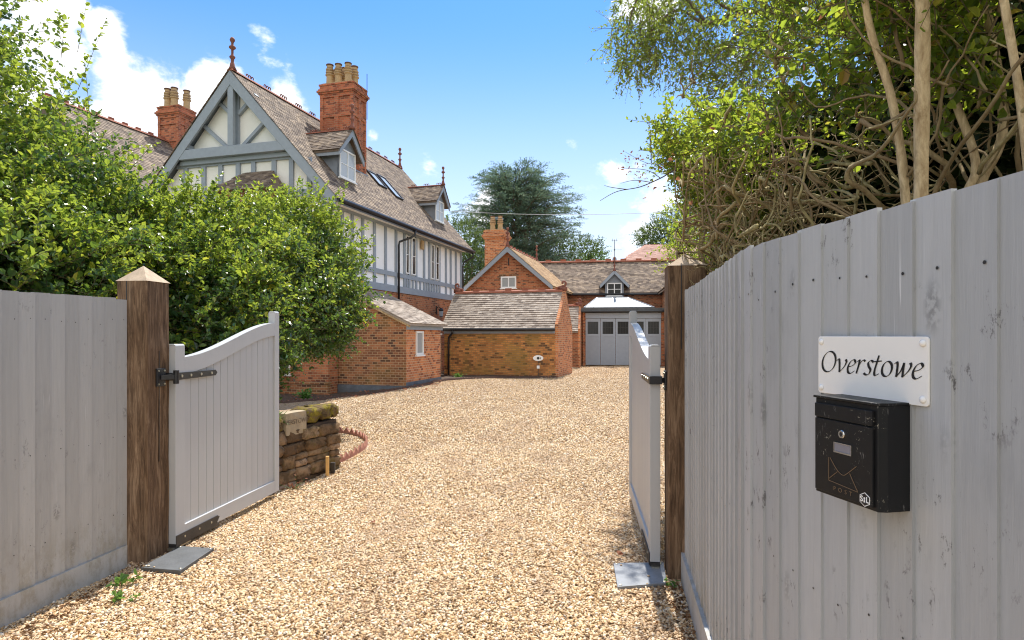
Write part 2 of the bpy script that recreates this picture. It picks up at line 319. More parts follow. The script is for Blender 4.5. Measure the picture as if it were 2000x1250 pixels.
def pebble_mat():
    m, t, b = material('pebble_stone'); ri = island(t); c = t.ramp(ri, PEB)
    n = t.noise(tco(t), 160, 3); c = t.mix(t.maprange(n, 0.4, 0.75, 0, 0.35), c, (0.42, 0.24, 0.10))
    c = t.mix(t.maprange(t.noise(t.scale(tco(t), (1, 0.45, 0)), 1.6, 6, 0.7), 0.45, 0.64, 0, 0.5), c, (0.42, 0.285, 0.18))
    finish(t, b, c, 0.75, spec=0.3); return m
def gravel_mat():
    m, t, b = material('gravel_bed'); v = t.scale(tco(t), (1, 1, 0))
    vo = t.new('ShaderNodeTexVoronoi'); t.put(vo.inputs['Vector'], v); vo.inputs['Scale'].default_value = 52
    sp = t.new('ShaderNodeSeparateColor'); t.put(sp.inputs[0], vo.outputs['Color'])
    c = t.ramp(sp.outputs[0], PEB)
    c = t.mix(t.maprange(vo.outputs['Distance'], 0.35, 0.65, 0, 0.8), c, (0.13, 0.085, 0.05))
    big = t.noise(v, 0.9, 4, 0.6); mid = t.noise(v, 3.5, 5, 0.7)
    c = t.mix(t.maprange(big, 0.35, 0.7, 0.15, 0.45), c, (0.42, 0.28, 0.16))
    c = t.mix(t.maprange(mid, 0.52, 0.75, 0, 0.35), c, (0.30, 0.20, 0.12))
    h = t.math('SUBTRACT', 1.0, vo.outputs['Distance'])
    nn = t.bump(h, 1.0, 0.022); nn = t.bump(mid, 0.5, 0.06, nn)
    finish(t, b, c, 0.85, nn, spec=0.25); return m
M['pebble'] = pebble_mat(); M['gravel'] = gravel_mat()
def stone_mat():
    m, t, b = material('sandstone'); v = tco(t); ri = island(t)
    c = t.ramp(ri, [(0.0, (0.09, 0.055, 0.032)), (0.4, (0.20, 0.125, 0.068)), (0.75, (0.32, 0.215, 0.125)), (1.0, (0.42, 0.28, 0.18))])
    n = t.noise(v, 9, 6, 0.7); c = t.mix(t.maprange(n, 0.42, 0.62, 0, 0.75), c, (0.075, 0.048, 0.026))
    c = t.mix(t.maprange(t.noise(v, 3.1, 5, 0.7), 0.52, 0.68, 0, 0.7), c, (0.13, 0.105, 0.02))
    finish(t, b, c, 0.95, t.bump(t.noise(v, 24, 6, 0.7), 1.0, 0.02), spec=0.15); return m
M['stone'] = stone_mat()
def moss_mat():
    m, t, b = material('mossy_stone'); v = tco(t); n = t.noise(v, 13, 6, 0.75)
    c = t.ramp(n, [(0.34, (0.07, 0.045, 0.025)), (0.47, (0.20, 0.14, 0.075)), (0.54, (0.21, 0.17, 0.03)), (0.68, (0.36, 0.29, 0.05))])
    finish(t, b, c, 0.95, t.bump(t.noise(v, 30, 6, 0.75), 1.0, 0.03), spec=0.1); return m
M['moss'] = moss_mat()
M['carved'] = plain('carved_stone', (0.36, 0.285, 0.185), 0.9, 0.25, 12, 0.5, bd=0.01)

# ------------------------------------------------------------------ ground
def gz(x, y):
    x = np.asarray(x, float); y = np.asarray(y, float)
    sm = lambda a: (np.clip(a, 0, 1) ** 2) * (3 - 2 * np.clip(a, 0, 1))
    z = -0.06 + 0.06 * sm((y - 5) / 10) - 0.25 * sm((-2.8 - x) / 2.6) * sm((y - 10) / 6)
    z = z + 0.012 * np.sin(x * 2.1 + 0.6 * np.sin(y * 0.9)) * np.sin(y * 0.7 + 1.0) + 0.006 * np.sin(x * 5.3 + y * 1.7) * np.sin(y * 2.9)
    xc = np.interp(y, [0, 5, 12, 30], [-.6, -.7, -.4, 4.2])
    for s_ in (-.72, .72): z = z - 0.016 * np.exp(-((x - xc - s_ - .06 * np.sin(y * .8)) / .20) ** 2) * (y > 1) + 0.010 * np.exp(-((x - xc - s_ * 1.55) / .16) ** 2) * (y > 1)
    return z
def gzf(x, y): return float(gz(x, y))
g = MB(); S = 1500
g.add([(-S, -S, -0.62), (S, -S, -0.62), (S, S, -0.62), (-S, S, -0.62)], [(0, 1, 2, 3)])
M['grass'] = plain('grass', (0.06, 0.10, 0.025), 0.95, 0.3, 1.5, 0.3)
g.build('ground', M['grass'], kind='structure')
xs = np.arange(-14, 14.01, 0.14); ys = np.arange(-4, 40.01, 0.14)
XX, YY = np.meshgrid(xs, ys); ZZ = gz(XX, YY); nx = len(xs); ny = len(ys)
ii = (np.arange(ny - 1)[:, None] * nx + np.arange(nx - 1)[None, :]).ravel()
np_mesh('gravel_driveway', np.stack([XX, YY, ZZ], -1).reshape(-1, 3), np.stack([ii, ii + 1, ii + nx + 1, ii + nx], -1), M['gravel'], smooth=True, kind='structure')
# loose pebbles, real stones where they can be told apart
def right_edge(y): return np.interp(y, [2.0, 2.9, 3.9, 4.2, 20], [0.76, 0.93, 1.09, 1.9, 7.0])
def left_edge(y): return np.interp(y, [1.0, 4.3, 4.6, 6.4, 7.5, 8.2, 20], [-3.2, -2.66, -2.9, -2.5, -2.1, -2.6, -6.0])
phi = (1 + 5 ** 0.5) / 2
IV = np.array([(-1, phi, 0), (1, phi, 0), (-1, -phi, 0), (1, -phi, 0), (0, -1, phi), (0, 1, phi), (0, -1, -phi), (0, 1, -phi), (phi, 0, -1), (phi, 0, 1), (-phi, 0, -1), (-phi, 0, 1)]) / 1.9021
IF = np.array([(0, 11, 5), (0, 5, 1), (0, 1, 7), (0, 7, 10), (0, 10, 11), (1, 5, 9), (5, 11, 4), (11, 10, 2), (10, 7, 6), (7, 1, 8), (3, 9, 4), (3, 4, 2), (3, 2, 6), (3, 6, 8), (3, 8, 9), (4, 9, 5), (2, 4, 11), (6, 2, 10), (8, 6, 7), (9, 8, 1)])
def pebbles(y0, y1, dens, smin, smax):
    A = (y1 - y0) * 12.0; n = int(A * dens)
    y = rng.uniform(y0, y1, n); x = rng.uniform(-6.0, 6.0, n)
    k = (x < right_edge(y)) & (x > left_edge(y)) & (np.abs(x / np.maximum(y, .1) + .08) < 1.0); x = x[k]; y = y[k]; kk = rng.random(len(x)) < np.interp(y, [8, 22], [1, .15]) + (y < 8.01) + .2 * (y > 22); x = x[kk]; y = y[kk]; return x, y, rng.uniform(smin, smax, len(x)) * rng.uniform(0.6, 1.25, len(x))
parts = [pebbles(2.6, 6.0, 9500, 0.006, 0.0112), pebbles(6.0, 9.0, 5600, 0.0068, 0.0125), pebbles(9.0, 14.0, 2800, 0.009, 0.015), pebbles(14.0, 22.0, 1200, .011, .017), pebbles(22.0, 31.0, 1500, .012, .018)]
px_ = np.concatenate([p[0] for p in parts]); py_ = np.concatenate([p[1] for p in parts]); ps_ = np.concatenate([p[2] for p in parts]); n = len(px_)
ang = rng.uniform(0, 2 * np.pi, n); tilt = rng.normal(0, 0.35, (n, 2))
sc3 = np.stack([ps_ * rng.uniform(0.9, 1.5, n), ps_ * rng.uniform(0.65, 1.0, n), ps_ * rng.uniform(0.4, 0.7, n)], -1)
Vb = IV[None] * sc3[:, None, :] * (1 + rng.normal(0, 0.10, (n, 12, 1)))
Vb[..., 2] += Vb[..., 0] * tilt[:, None, 0] + Vb[..., 1] * tilt[:, None, 1]
c_, s_ = np.cos(ang)[:, None], np.sin(ang)[:, None]
Vw = np.stack([Vb[..., 0] * c_ - Vb[..., 1] * s_ + px_[:, None], Vb[..., 0] * s_ + Vb[..., 1] * c_ + py_[:, None], Vb[..., 2] + (gz(px_, py_) + ps_ * 0.25 + rng.uniform(0, 0.006, n))[:, None]], -1)
np_mesh('loose_gravel', Vw.reshape(-1, 3), (IF[None] + (np.arange(n) * 12)[:, None, None]).reshape(-1, 3), M['pebble'], smooth=True, kind='stuff', label='loose golden pebbles covering the driveway', cat='gravel')

# ------------------------------------------------------------------ foliage helpers
def unit(a): return a / np.maximum(np.linalg.norm(a, axis=-1, keepdims=True), 1e-9)
def leaves(P, D, N, L, Wd, fold=0.25):
    S_ = unit(np.cross(D, N)); N = np.cross(S_, D); L = L[:, None]; Wd = Wd[:, None]
    v = [P, P + D * L * .3 + S_ * Wd * .5 + N * Wd * fold, P + D * L * .72 + S_ * Wd * .42 + N * Wd * fold * .8, P + D * L - N * L * .08, P + D * L * .72 - S_ * Wd * .42 + N * Wd * fold * .8, P + D * L * .3 - S_ * Wd * .5 + N * Wd * fold]
    V = np.stack(v, 1).reshape(-1, 3); b = (np.arange(len(P)) * 6)[:, None, None]
    F = (np.array([[0, 3, 2, 1], [0, 5, 4, 3]])[None] + b).reshape(-1, 4); return V, F
def sprig_set(B, D, length, nl, leaf, wr=0.55, droop=0.15, spread=1.0, upn=0.8):
    n = len(B); ln = length * rng.uniform(.6, 1.4, n); tt = np.linspace(0.1, 1, nl)[None, :]
    t = np.clip(tt + rng.normal(0, .04, (n, nl)), 0, 1.05)
    P = B[:, None] + D[:, None] * (ln[:, None] * t)[..., None]; P[..., 2] -= droop * ln[:, None] * t ** 2
    rad = unit(rng.normal(0, 1, (n, nl, 3))); rad = rad - (rad * D[:, None]).sum(-1, keepdims=True) * D[:, None]
    LD = unit(D[:, None] * .7 + unit(rad) * spread); NN = unit(rng.normal(0, .6, (n, nl, 3)) + np.array([0, 0, upn]))
    sz = leaf * rng.uniform(.5, 1.3, (n, nl)) * (1.05 - .35 * t)
    V, F = leaves(P.reshape(-1, 3), LD.reshape(-1, 3), NN.reshape(-1, 3), sz.ravel(), sz.ravel() * wr)
    # the twigs
    E = B + D * ln[:, None]; E[:, 2] -= droop * ln; a = unit(np.cross(D, rng.normal(0, 1, (n, 3)))); b = np.cross(D, a); r = 0.0022 + leaf * 0.02
    ring = [a, -0.5 * a + 0.87 * b, -0.5 * a - 0.87 * b]
    TV = np.stack([B + q * r for q in ring] + [E + q * r * .4 for q in ring], 1).reshape(-1, 3)
    TF = (np.array([[0, 1, 4, 3], [1, 2, 5, 4], [2, 0, 3, 5]])[None] + (np.arange(n) * 6)[:, None, None]).reshape(-1, 4)
    return V, F, TV, TF
def blob_pts(c, r, n, inner=0.35, lump=0.22, seed=0, freq=2.3):
    d = unit(rng.normal(0, 1, (n, 3))); k = 1 - np.abs(rng.normal(0, inner * .5, n))
    q = d * freq + seed; l = 1 + lump * (np.sin(q[:, 0] * 2.1 + q[:, 1]) * np.sin(q[:, 1] * 2.7 + q[:, 2] * 1.3) + .5 * np.sin(q[:, 2] * 5.1 + q[:, 0] * 3) * np.sin(q[:, 1] * 6))
    return np.array(c) + d * np.array(r) * (np.clip(k, .2, 1) * l)[:, None], d
def cat(Ls):
    Vs = []; Fs = []; b = 0
    for V, F in Ls: Vs.append(V); Fs.append(F + b); b += len(V)
    return np.concatenate(Vs), np.concatenate(Fs)
def foliage_thing(name, blobs, trunk, label, cat_, leafmat, length, nl, leaf, twigmat, barkmat, group=None, wr=.62, upd=0.45, inner=.35, droop=.15, cut=None, extra=None, lump=.22):
    t = empty(name, trunk[0][0][0], 0, label, cat_, group); off = np.array(trunk[0][0][0], float)
    LV = []; NV = []; TVs = []
    for i, (c, r, n) in enumerate(blobs):
        P, d = blob_pts(c, r, n, inner, lump, i * 1.7)
        if cut is not None:
            k = cut(P); P = P[k]; d = d[k]
        D = unit(d * .8 + np.array([0, 0, upd]) + rng.normal(0, .48, d.shape))
        rad_ = np.linalg.norm((P - np.array(c)) / np.array(r), axis=1)
        new = (d[:, 2] + rng.normal(0, .42, len(d)) > .38) & (rad_ > .80)      # upper outer sprigs get the leaf colour painted as sunlit
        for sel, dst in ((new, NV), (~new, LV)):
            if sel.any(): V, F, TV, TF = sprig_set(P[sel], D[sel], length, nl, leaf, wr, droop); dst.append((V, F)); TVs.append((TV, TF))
    if extra is not None:
        P, D, ln, nn = extra; V, F, TV, TF = sprig_set(P, D, ln, nn, leaf, wr, droop); NV.append((V, F)); TVs.append((TV, TF))
    V, F = cat(NV); np_mesh('sunlit_leaves', V - off, F, M['hollylit'], t)  # sprigs whose lighter colour stands in for sun on the crown
    V, F = cat(LV); np_mesh('leaves', V - off, F, leafmat, t)
    V, F = cat(TVs); np_mesh('twigs', V - off, F, twigmat, t)
    m = MB()
    for path, rr in trunk: m.tube([Vector(p) - Vector(off) for p in path], rr, 8)
    m.build('trunk', barkmat, t, smooth=True); return t
def wander(p, d, n, step, wig, grav=0.0, r0=.02, r1=.008):
    p = Vector(p); d = Vector(d).normalized(); out = [p.copy()]
    for i in range(n):
        d = (d + Vector((random.gauss(0, wig), random.gauss(0, wig), random.gauss(0, wig) + grav))).normalized(); p = p + d * step; out.append(p.copy())
    return out, [r0 + (r1 - r0) * i / n for i in range(n + 1)]

# ------------------------------------------------------------------ roof tiles
def tiles(mb, eave0, along, up, L, S_, course=0.105, tw=0.165, th=0.016, keep=None, jit=0.004):
    e = Vector(eave0); a = Vector(along).normalized(); u = Vector(up).normalized(); nrm = a.cross(u).normalized()
    if nrm.z < 0: nrm = -nrm
    rows = int(S_ / course); cols = max(1, int(round(L / tw))); tw = L / cols
    for i in range(rows):
        s0 = i * course; sag = 0
        for j in range(-1, cols + 1):
            x0 = j * tw + (tw / 2 if i % 2 else 0) + 0.002; x1 = x0 + tw - 0.004
            x0 = max(x0, 0); x1 = min(x1, L)
            if x1 - x0 < 0.02: continue
            if keep and not keep((x0 + x1) / 2, s0 + course / 2): continue
            dj = random.uniform(-jit, jit); h = th + random.uniform(0, 0.006); st = min(course * 1.9, S_ - s0)
            A = e + a * x0 + u * (s0 + dj); B = e + a * x1 + u * (s0 + dj); C_ = e + a * x1 + u * (s0 + st); D_ = e + a * x0 + u * (s0 + st)
            lo = nrm * 0.004; hA = nrm * (h + random.uniform(-.002, .002)); hB = nrm * (h + random.uniform(-.002, .002))
            mb.add([A + lo, B + lo, B + hB, A + hA, C_ + nrm * 0.001, D_ + nrm * 0.001], [(0, 1, 2, 3), (3, 2, 4, 5), (0, 3, 5), (1, 4, 2)])
def finial(parent, p, s=1.0, mat=None):
    m = MB(); prof = [(0.16, -0.1), (0.10, 0.0), (0.075, 0.10), (0.055, 0.14), (0.06, 0.22), (0.105, 0.27), (0.105, 0.30), (0.05, 0.34), (0.042, 0.42), (0.045, 0.5), (0.12, 0.55), (0.12, 0.59), (0.05, 0.63), (0.042, 0.70), (0.085, 0.76), (0.095, 0.80), (0.06, 0.86), (0.0, 0.87)]
    m.lathe(p, [(r * s * .8, z * s) for r, z in prof], 10); return m.build('finial', mat or M['finial'], parent, smooth=True)
def crest(parent, p, axis, s=1.0, slope=0):
    # three pierced rings standing on a ridge tile
    m = MB(); a = Vector(axis).normalized()
    for k in (-1, 0, 1):
        c = Vector(p) + a * (k * 0.105 * s) + Vector((0, 0, 0.045 * s)); path = []
        for q in range(9):
            t = -0.5 + q * (math.pi + 1.0) / 8; path.append(c + a * (math.cos(t) * .042 * s) + Vector((0, 0, math.sin(t) * .048 * s)))
        m.tube(path, .015 * s, 5)
    return m.build('ridge_crest', M['finial'], parent, smooth=True)
def ridge_caps(parent, p0, p1, r=0.11, seg=0.32, mat=None, knobs=False):
    m = MB(); p0 = Vector(p0); p1 = Vector(p1); L = (p1 - p0).length; d = (p1 - p0).normalized(); n = max(1, int(L / seg)); side = d.cross(Vector((0, 0, 1))).normalized()
    for i in range(n):
        a = p0 + d * (L * i / n + .004); b = p0 + d * (L * (i + 1) / n - .004); rr = r * random.uniform(.95, 1.05); vs = []
        for c in (a, b):
            for k in range(5):
                t = math.pi * (k / 4.0); vs.append(c + side * (math.cos(t) * rr) + Vector((0, 0, math.sin(t) * rr * .75 - rr * .55)))
        m.add(vs, [(k, k + 1, k + 6, k + 5) for k in range(4)] + [(0, 4, 3, 2, 1), (5, 6, 7, 8, 9)])
        if knobs and i % 2 == 0:
            c = (a + b) / 2 + Vector((0, 0, rr * .35)); h = d * (L / n * .38)
            m.bar(c - h, c + h, .05, .12)
    return m.build('ridge_tiles', mat or M['ridge'], parent)
def pots(parent, spots, z, s=1.0, low=()):
    for i, (x, y) in enumerate(spots):
        m = MB(); k = s * random.uniform(.96, 1.04)
        m.lathe((x, y, z), [(r * k, h * k) for r, h in ((.15, -.05), (.135, .05), (.125, .30), (.165, .34), (.165, .37), (.125, .40), (.155, .44), (.155, .47), (.12, .50), (.15, .54), (.15, .57), (.115, .61), (.115, .70), (.14, .72), (.14, .75), (.09, .755), (.085, .60))], 14)
        m.m = [0] * len(m.m)
        o = m.build('chimney_pot', [M['pot'], M['potdark']], parent, smooth=False)
        nn = 14
        for r_ in (14, 13, 12, 4, 7, 10):
            for q in range(r_ * nn, r_ * nn + nn):
                if q < len(o.data.polygons): o.data.polygons[q].material_index = 1

def wx(ox, oy, rz, x, y):   # local -> world plan
    c, s = math.cos(rz), math.sin(rz); return ox + x * c - y * s, oy + x * s + y * c
HO = (-5.35, 18.84); HR = math.atan2(-0.2763, 0.9611)
def wy(px, xl=0.0):   # how far along the long wall a mark stands
    s = (px - 1000) / 1200; X0 = HO[0] + .9611 * xl; Y0 = HO[1] - .2763 * xl
    return (X0 - Y0 * s) / (.9611 * s - .2763)
def gx(px, yl):
    s = (px - 1000) / 1200; X0 = HO[0] + .2763 * yl; Y0 = HO[1] + .9611 * yl
    return (X0 - Y0 * s) / (-.2763 * s - .9611)

# ================================================================== MAIN HOUSE
H = empty('timber_framed_house', (HO[0], HO[1], 0), HR, 'tall half-timbered house with steep brown tiled roof and gable behind the holly', 'house')
YV, YW, YE = -0.81, -0.50, 10.93; RX, RZ = -3.27, 9.77; EX, EZ = 0.45, 5.62; LX = -7.0
# walls
m = MB(); m.prism([(-6.6, YW), (0, YW), (0, 10.6), (-6.6, 10.6)], 'z', -0.5, 3.2)
m.build('brick_wall', M['brick'], H)
m = MB(); m.box(-6.55, -0.02, YW + .02, 10.58, 3.2, 5.75); m.build('render_wall', M['renderw'], H)
sl = (RZ - EZ) / (EX - RX)
m = MB(); zg = RZ - .18; m.prism([(-6.55, 5.75), (-0.02, 5.75), (RX + (zg - 5.75) / sl * 1.0 * 0 + 0.02, zg - .02)], 'y', YW + .02, YW + .3)
m.build('gable_wall', M['render'], H); m = MB(); m.prism([(-6.55, 5.75), (-0.02, 5.75), (RX, zg - .02)], 'y', 10.3, 10.58); m.build('gable_wall', M['render'], H)
# roof slabs and tiles
m = MB(); th = 0.14
for sx in (1, -1):
    ex = EX if sx == 1 else LX - .05
    m.prism([(ex, EZ), (ex, EZ - th), (RX, RZ - th - .05), (RX, RZ)], 'y', YV + .03, YE - .03)
m.build('roof_deck', M['timber'], H)
up = Vector((RX - EX, 0, RZ - EZ)); m = MB()
tiles(m, (EX + .06, YV - .03, EZ + .01 - .06 * sl), (0, 1, 0), up, YE - YV + .06, up.length + .05)
up2 = Vector((RX - LX, 0, RZ - EZ))
tiles(m, (LX, YV - .03, EZ + .01), (0, 1, 0), up2, 1.2, up2.length)
roof = m.build('roof', M['tile'], H)
m = MB(); m.prism([(LX, EZ), (RX, RZ), (RX, RZ + .02), (LX, EZ + .02)], 'y', YV + 1.2, YE); m.build('rear_slope', M['tile'], H)
ridge_caps(roof, (RX, YV, RZ + .02), (RX, YE, RZ + .02), .12, .32)
for k in range(8): crest(roof, (RX, 0.1 + k * 0.86, RZ + .06), (0, 1, 0), 1.15)
for k in range(5): crest(roof, (RX, 7.2 + k * 0.72, RZ + .06), (0, 1, 0), 1.0)
finial(roof, (RX, YV + .12, RZ + .12), 1.05); finial(roof, (RX, YE - .1, RZ + .12), 1.0)
# barge truss in the verge plane
def barge(parent, cx, apex, hw, ez, y0, y1, wid, mat=M['timber'], name='bargeboard'):
    s_ = (apex - ez) / hw; d = wid * math.sqrt(1 + s_ * s_); m_ = MB()
    m_.prism([(cx, apex), (cx + hw, ez), (cx + hw - .01, ez - d * .55), (cx + hw - d * .28, ez - d * .62), (cx, apex - d)], 'y', y0, y1)
    m_.prism([(cx, apex), (cx, apex - d), (cx - hw + d * .28, ez - d * .62), (cx - hw + .01, ez - d * .55), (cx - hw, ez)], 'y', y0, y1)
    return m_.build(name, mat, parent, bevel=.008)
barge(H, RX, RZ - .03, EX - RX - .02, EZ + .02, YV, YV + .07, 0.30)
m = MB(); cw = 3.72 * (RZ - 7.35) / (RZ - EZ) ; m.box(RX - cw + .22, RX + cw - .22, YV + .012, YV + .16, 7.12, 7.42)
m.box(RX - cw + .1, RX + cw - .1, YV + .17, YV + .30, 6.98, 7.12); m.build('collar_beam', M['timber'], H, bevel=.008)
m = MB(); m.box(RX - .1, RX + .1, YV + .02, YV + .14, 7.425, RZ - .45); m.build('king_post', M['timber'], H, bevel=.006)
m = MB()
m.box(RX - .12, RX + .12, YW - .05, YW + .02, 7.0, RZ - .45)
for sx in (1, -1):
    m.bar((RX + sx * .12, YW - .02, 7.3), (RX + sx * 1.28, YW - .02, 8.28), .10, .17, (0, 1, 0))
    m.bar((RX + sx * .12, YW - .02, 8.45), (RX + sx * .75, YW - .02, 9.0), .10, .16, (0, 1, 0))
    m.bar((RX + sx * 1.98, YW - .02, 7.36), (RX + sx * 1.5, YW - .02, 7.1), .10, .16, (0, 1, 0))
    m.box(RX + sx * 1.72 - .09, RX + sx * 1.72 + .09, YW - .28, YW + .0, 7.45, 7.6)
m.box(RX - 2.3, RX + 2.3, YW - .05, YW + .02, 6.92, 7.07)
for px in (364, 399, 432, 466, 496, 536, 570, 605):
    x = gx(px, YW); m.box(x - .075, x + .075, YW - .045, YW + .02, 5.97, 6.92)
m.box(-6.45, -.1, YW - .055, YW + .02, 5.75, 5.97)
for i in range(12):
    x = -6.3 + i * .56; m.box(x - .075, x + .075, YW - .045, YW + .02, 3.4, 5.75)
m.box(-6.5, -.1, YW - .055, YW + .02, 3.1, 3.4)
m.build('gable_timbers', M['timber'], H)
# long wall timbers
m = MB(); X0, X1 = -.03, .035
m.box(X0, X1 + .012, YW - .06, 10.62, 3.13, 3.37); m.box(X0, X1 + .006, YW - .06, 10.62, 3.70, 3.86); m.box(X0, X1 + .006, YW - .06, 10.62, 5.42, 5.57)
studs = [wy(p) for p in (731, 752.7, 773, 789.6, 799, 812.5, 828, 838, 848, 858, 870.6, 880, 890, 900)]
studs += [-.4, .25, .85, 1.5]
for y in studs: m.box(X0, X1, y - .065, y + .065, 3.37, 5.66)
extra_small = [(studs[i] + studs[i + 1]) / 2 for i in range(3, 9)]
for y in extra_small: m.box(X0, X1 - .004, y - .05, y + .05, 3.37, 3.70)
m.build('wall_timbers', M['timber'], H)
m = MB()
m.prism([(.50, EZ - .16), (.0, EZ - .10), (.0, EZ - .07), (.50, EZ - .12)], 'y', YV + .1, YE - .1); m.build('soffit', M['render'], H)
def window(parent, x0, x1, z0, z1, plane, axis, out, cols=1, rows=2, fr=.05, glass=None, sill=True, mat=None):
    """axis 'x': lies in a wall of constant x (=plane), spans y; out = +-1 side that looks outward"""
    mf = MB()
    def bx(mb, a0, a1, d0, d1, c0, c1):
        d0, d1 = sorted((plane + out * d0, plane + out * d1))
        if axis == 'x': mb.box(d0, d1, a0, a1, c0, c1)
        else: mb.box(a0, a1, d0, d1, c0, c1)
    bx(mf, x0, x0 + fr, -.03, .035, z0, z1); bx(mf, x1 - fr, x1, -.03, .035, z0, z1); bx(mf, x0 + fr, x1 - fr, -.03, .034, z1 - fr, z1); bx(mf, x0 + fr, x1 - fr, -.03, .034, z0, z0 + fr)
    for c in range(1, cols):
        x = x0 + (x1 - x0) * c / cols; bx(mf, x - fr * .4, x + fr * .4, -.03, .032, z0 + fr, z1 - fr)
    for r_ in range(1, rows):
        z = z0 + (z1 - z0) * r_ / rows; bx(mf, x0 + fr, x1 - fr, -.03, .024, z - fr * .25, z + fr * .25)
    f = mf.build('window', mat or M['white'], parent)
    mg = MB(); bx(mg, x0 + fr * .5, x1 - fr * .5, -.025, .008, z0 + fr * .5, z1 - fr * .5); mg.build('pane', glass or M['glass'], f)
    if sill:
        ms = MB(); bx(ms, x0 - .04, x1 + .04, -.02, .075, z0 - .05, z0 - .003); ms.build('sill', mat or M['white'], f)
    return f
for pa, pb in ((790.8, 797.6), (802.8, 810.5), (841, 846.5), (850, 856)):
    window(H, wy(pa), wy(pb), 3.90, 5.36, 0.02, 'x', 1, 1, 2, .045, sill=False)
window(H, 7.1, 7.6, 1.2, 2.2, .0, 'x', 1, 1, 2, .06, M['glasspale'])
window(H, -2.5, -1.32, .36, 2.3, YW, 'y', -1, 2, 2, .06)
m = MB(); m.box(-6.7, .06, YW - .12, YW + .02, -.5, .10); m.box(-6.7, .10, YW - .16, YW + .02, .10, .17); m.build('plinth', M['brick_brown'], H)
# gutter and downpipes
m = MB(); m.tube([(EX + .13, YV + .05, EZ - .10), (EX + .13, YE - .05, EZ - .12)], .062, 10); m.bar((EX + .07, YV + .02, EZ - .14), (EX + .07, YE - .02, EZ - .16), .03, .16)
m.build('gutter', M['black'], H, smooth=False)
def pipe(parent, path, r=.04, name='downpipe'):
    m_ = MB(); m_.tube(path, r, 10)
    o = m_.build(name, M['black'], parent, smooth=True); return o
pipe(H, [(EX + .13, 4.35, EZ - .1), (EX + .13, 4.32, EZ - .32), (EX + .02, 4.22, EZ - .45), (.10, 4.0, EZ - .62), (.085, 3.98, EZ - .75), (.085, 3.98, 2.75)])
pipe(H, [(EX + .10, YE - .15, EZ - .1), (EX + .1, YE - .15, EZ - .35), (.1, 10.72, EZ - .62), (.05, 10.74, EZ - .8), (.05, 10.74, 0)])
m = MB(); yy = wy(822); m.box(.02, .12, yy - .1, yy + .1, 5.0, 5.36); m.build('alarm_box', M['pot'], H, bevel=.02)
# dormers
def dormer(parent, yc, xs_, plane_z, ezx, slope, hw=.76, ez=7.43, az=8.26, xb=-.15, xw=-.35, xr=-1.95, win=(6.62, 7.55), glass=None):
    """gabled dormer looking toward +x; xb bargeboard plane, xw window plane, xr where its ridge dies into the roof"""
    d = empty('dormer'); d.parent = parent
    s_ = (az - ez) / hw; L = math.hypot(hw, az - ez)
    mr = MB()
    for sy in (1, -1):
        e0 = (xr, yc + sy * (hw + .02), ez - .02) if True else None
        tiles(mr, (xr, yc + sy * (hw + .03), ez - .03), (1, 0, 0), (0, -sy * hw, az - ez), xb - xr + .04, L + .02, .10, .16)
        mr.prism([(yc, az - .03), (yc + sy * hw, ez - .03), (yc + sy * hw, ez - .10), (yc, az - .11)], 'x', xr, xb - .01)
    r_ = mr.build('dormer_roof', M['tile'], parent)
    ridge_caps(r_, (xr + .02, yc, az + .01), (xb + .03, yc, az + .01), .075, .3)
    n_ = int((xb - xr) / .55)
    for k in range(n_): crest(r_, (xr + .35 + k * .62, yc, az + .02), (1, 0, 0), .85)
    finial(r_, (xb - .02, yc, az + .08), .85)
    mb_ = MB(); dd = .17 * math.sqrt(1 + s_ * s_)
    for sy in (1, -1): mb_.prism([(yc, az - .0), (yc + sy * hw, ez), (yc + sy * hw, ez - dd * .8), (yc, az - dd)], 'x', xb - .045, xb)
    mb_.prism([(yc - hw + .02, ez - .02), (yc - hw + .02, ez - .20), (yc - hw + .05, ez - .20), (yc - hw + .05, ez - .02)], 'x', xr + .45, xb - .045)
    mb_.build('dormer_bargeboard', M['timber'], parent)
    mc = MB(); w_ = hw - .26
    zb0 = win[0] - .25
    xz = lambda z: ezx - (z - plane_z) / slope   # x where the roof reaches height z
    for sy in (1, -1):
        mc = MB(); y_ = yc + sy * w_; ya, yb = sorted((y_, y_ - sy * .06))
        mc.prism([(xw, ez + .1), (xw, zb0), (xz(zb0) if xz(zb0) < xw else xw - .01, zb0), (xz(ez + .1), ez + .1)], 'y', ya, yb)
        mc.build('dormer_cheek', M['lead'], parent)
    mg = MB(); mg.prism([(yc - w_, zb0), (yc + w_, zb0), (yc + w_, ez + .2), (yc, az - .25), (yc - w_, ez + .2)], 'x', xw - .06, xw - .002); mg.build('dormer_front', M['lead'], parent)
    bpy.data.objects.remove(d)
    window(parent, yc - w_ + .03, yc + w_ - .03, win[0], win[1], xw, 'x', 1, 2, 2, .05, glass or M['glassblue'], True)
dormer(H, 1.14, 0, EZ, EX, sl); dormer(H, 8.85, 0, EZ, EX, sl)
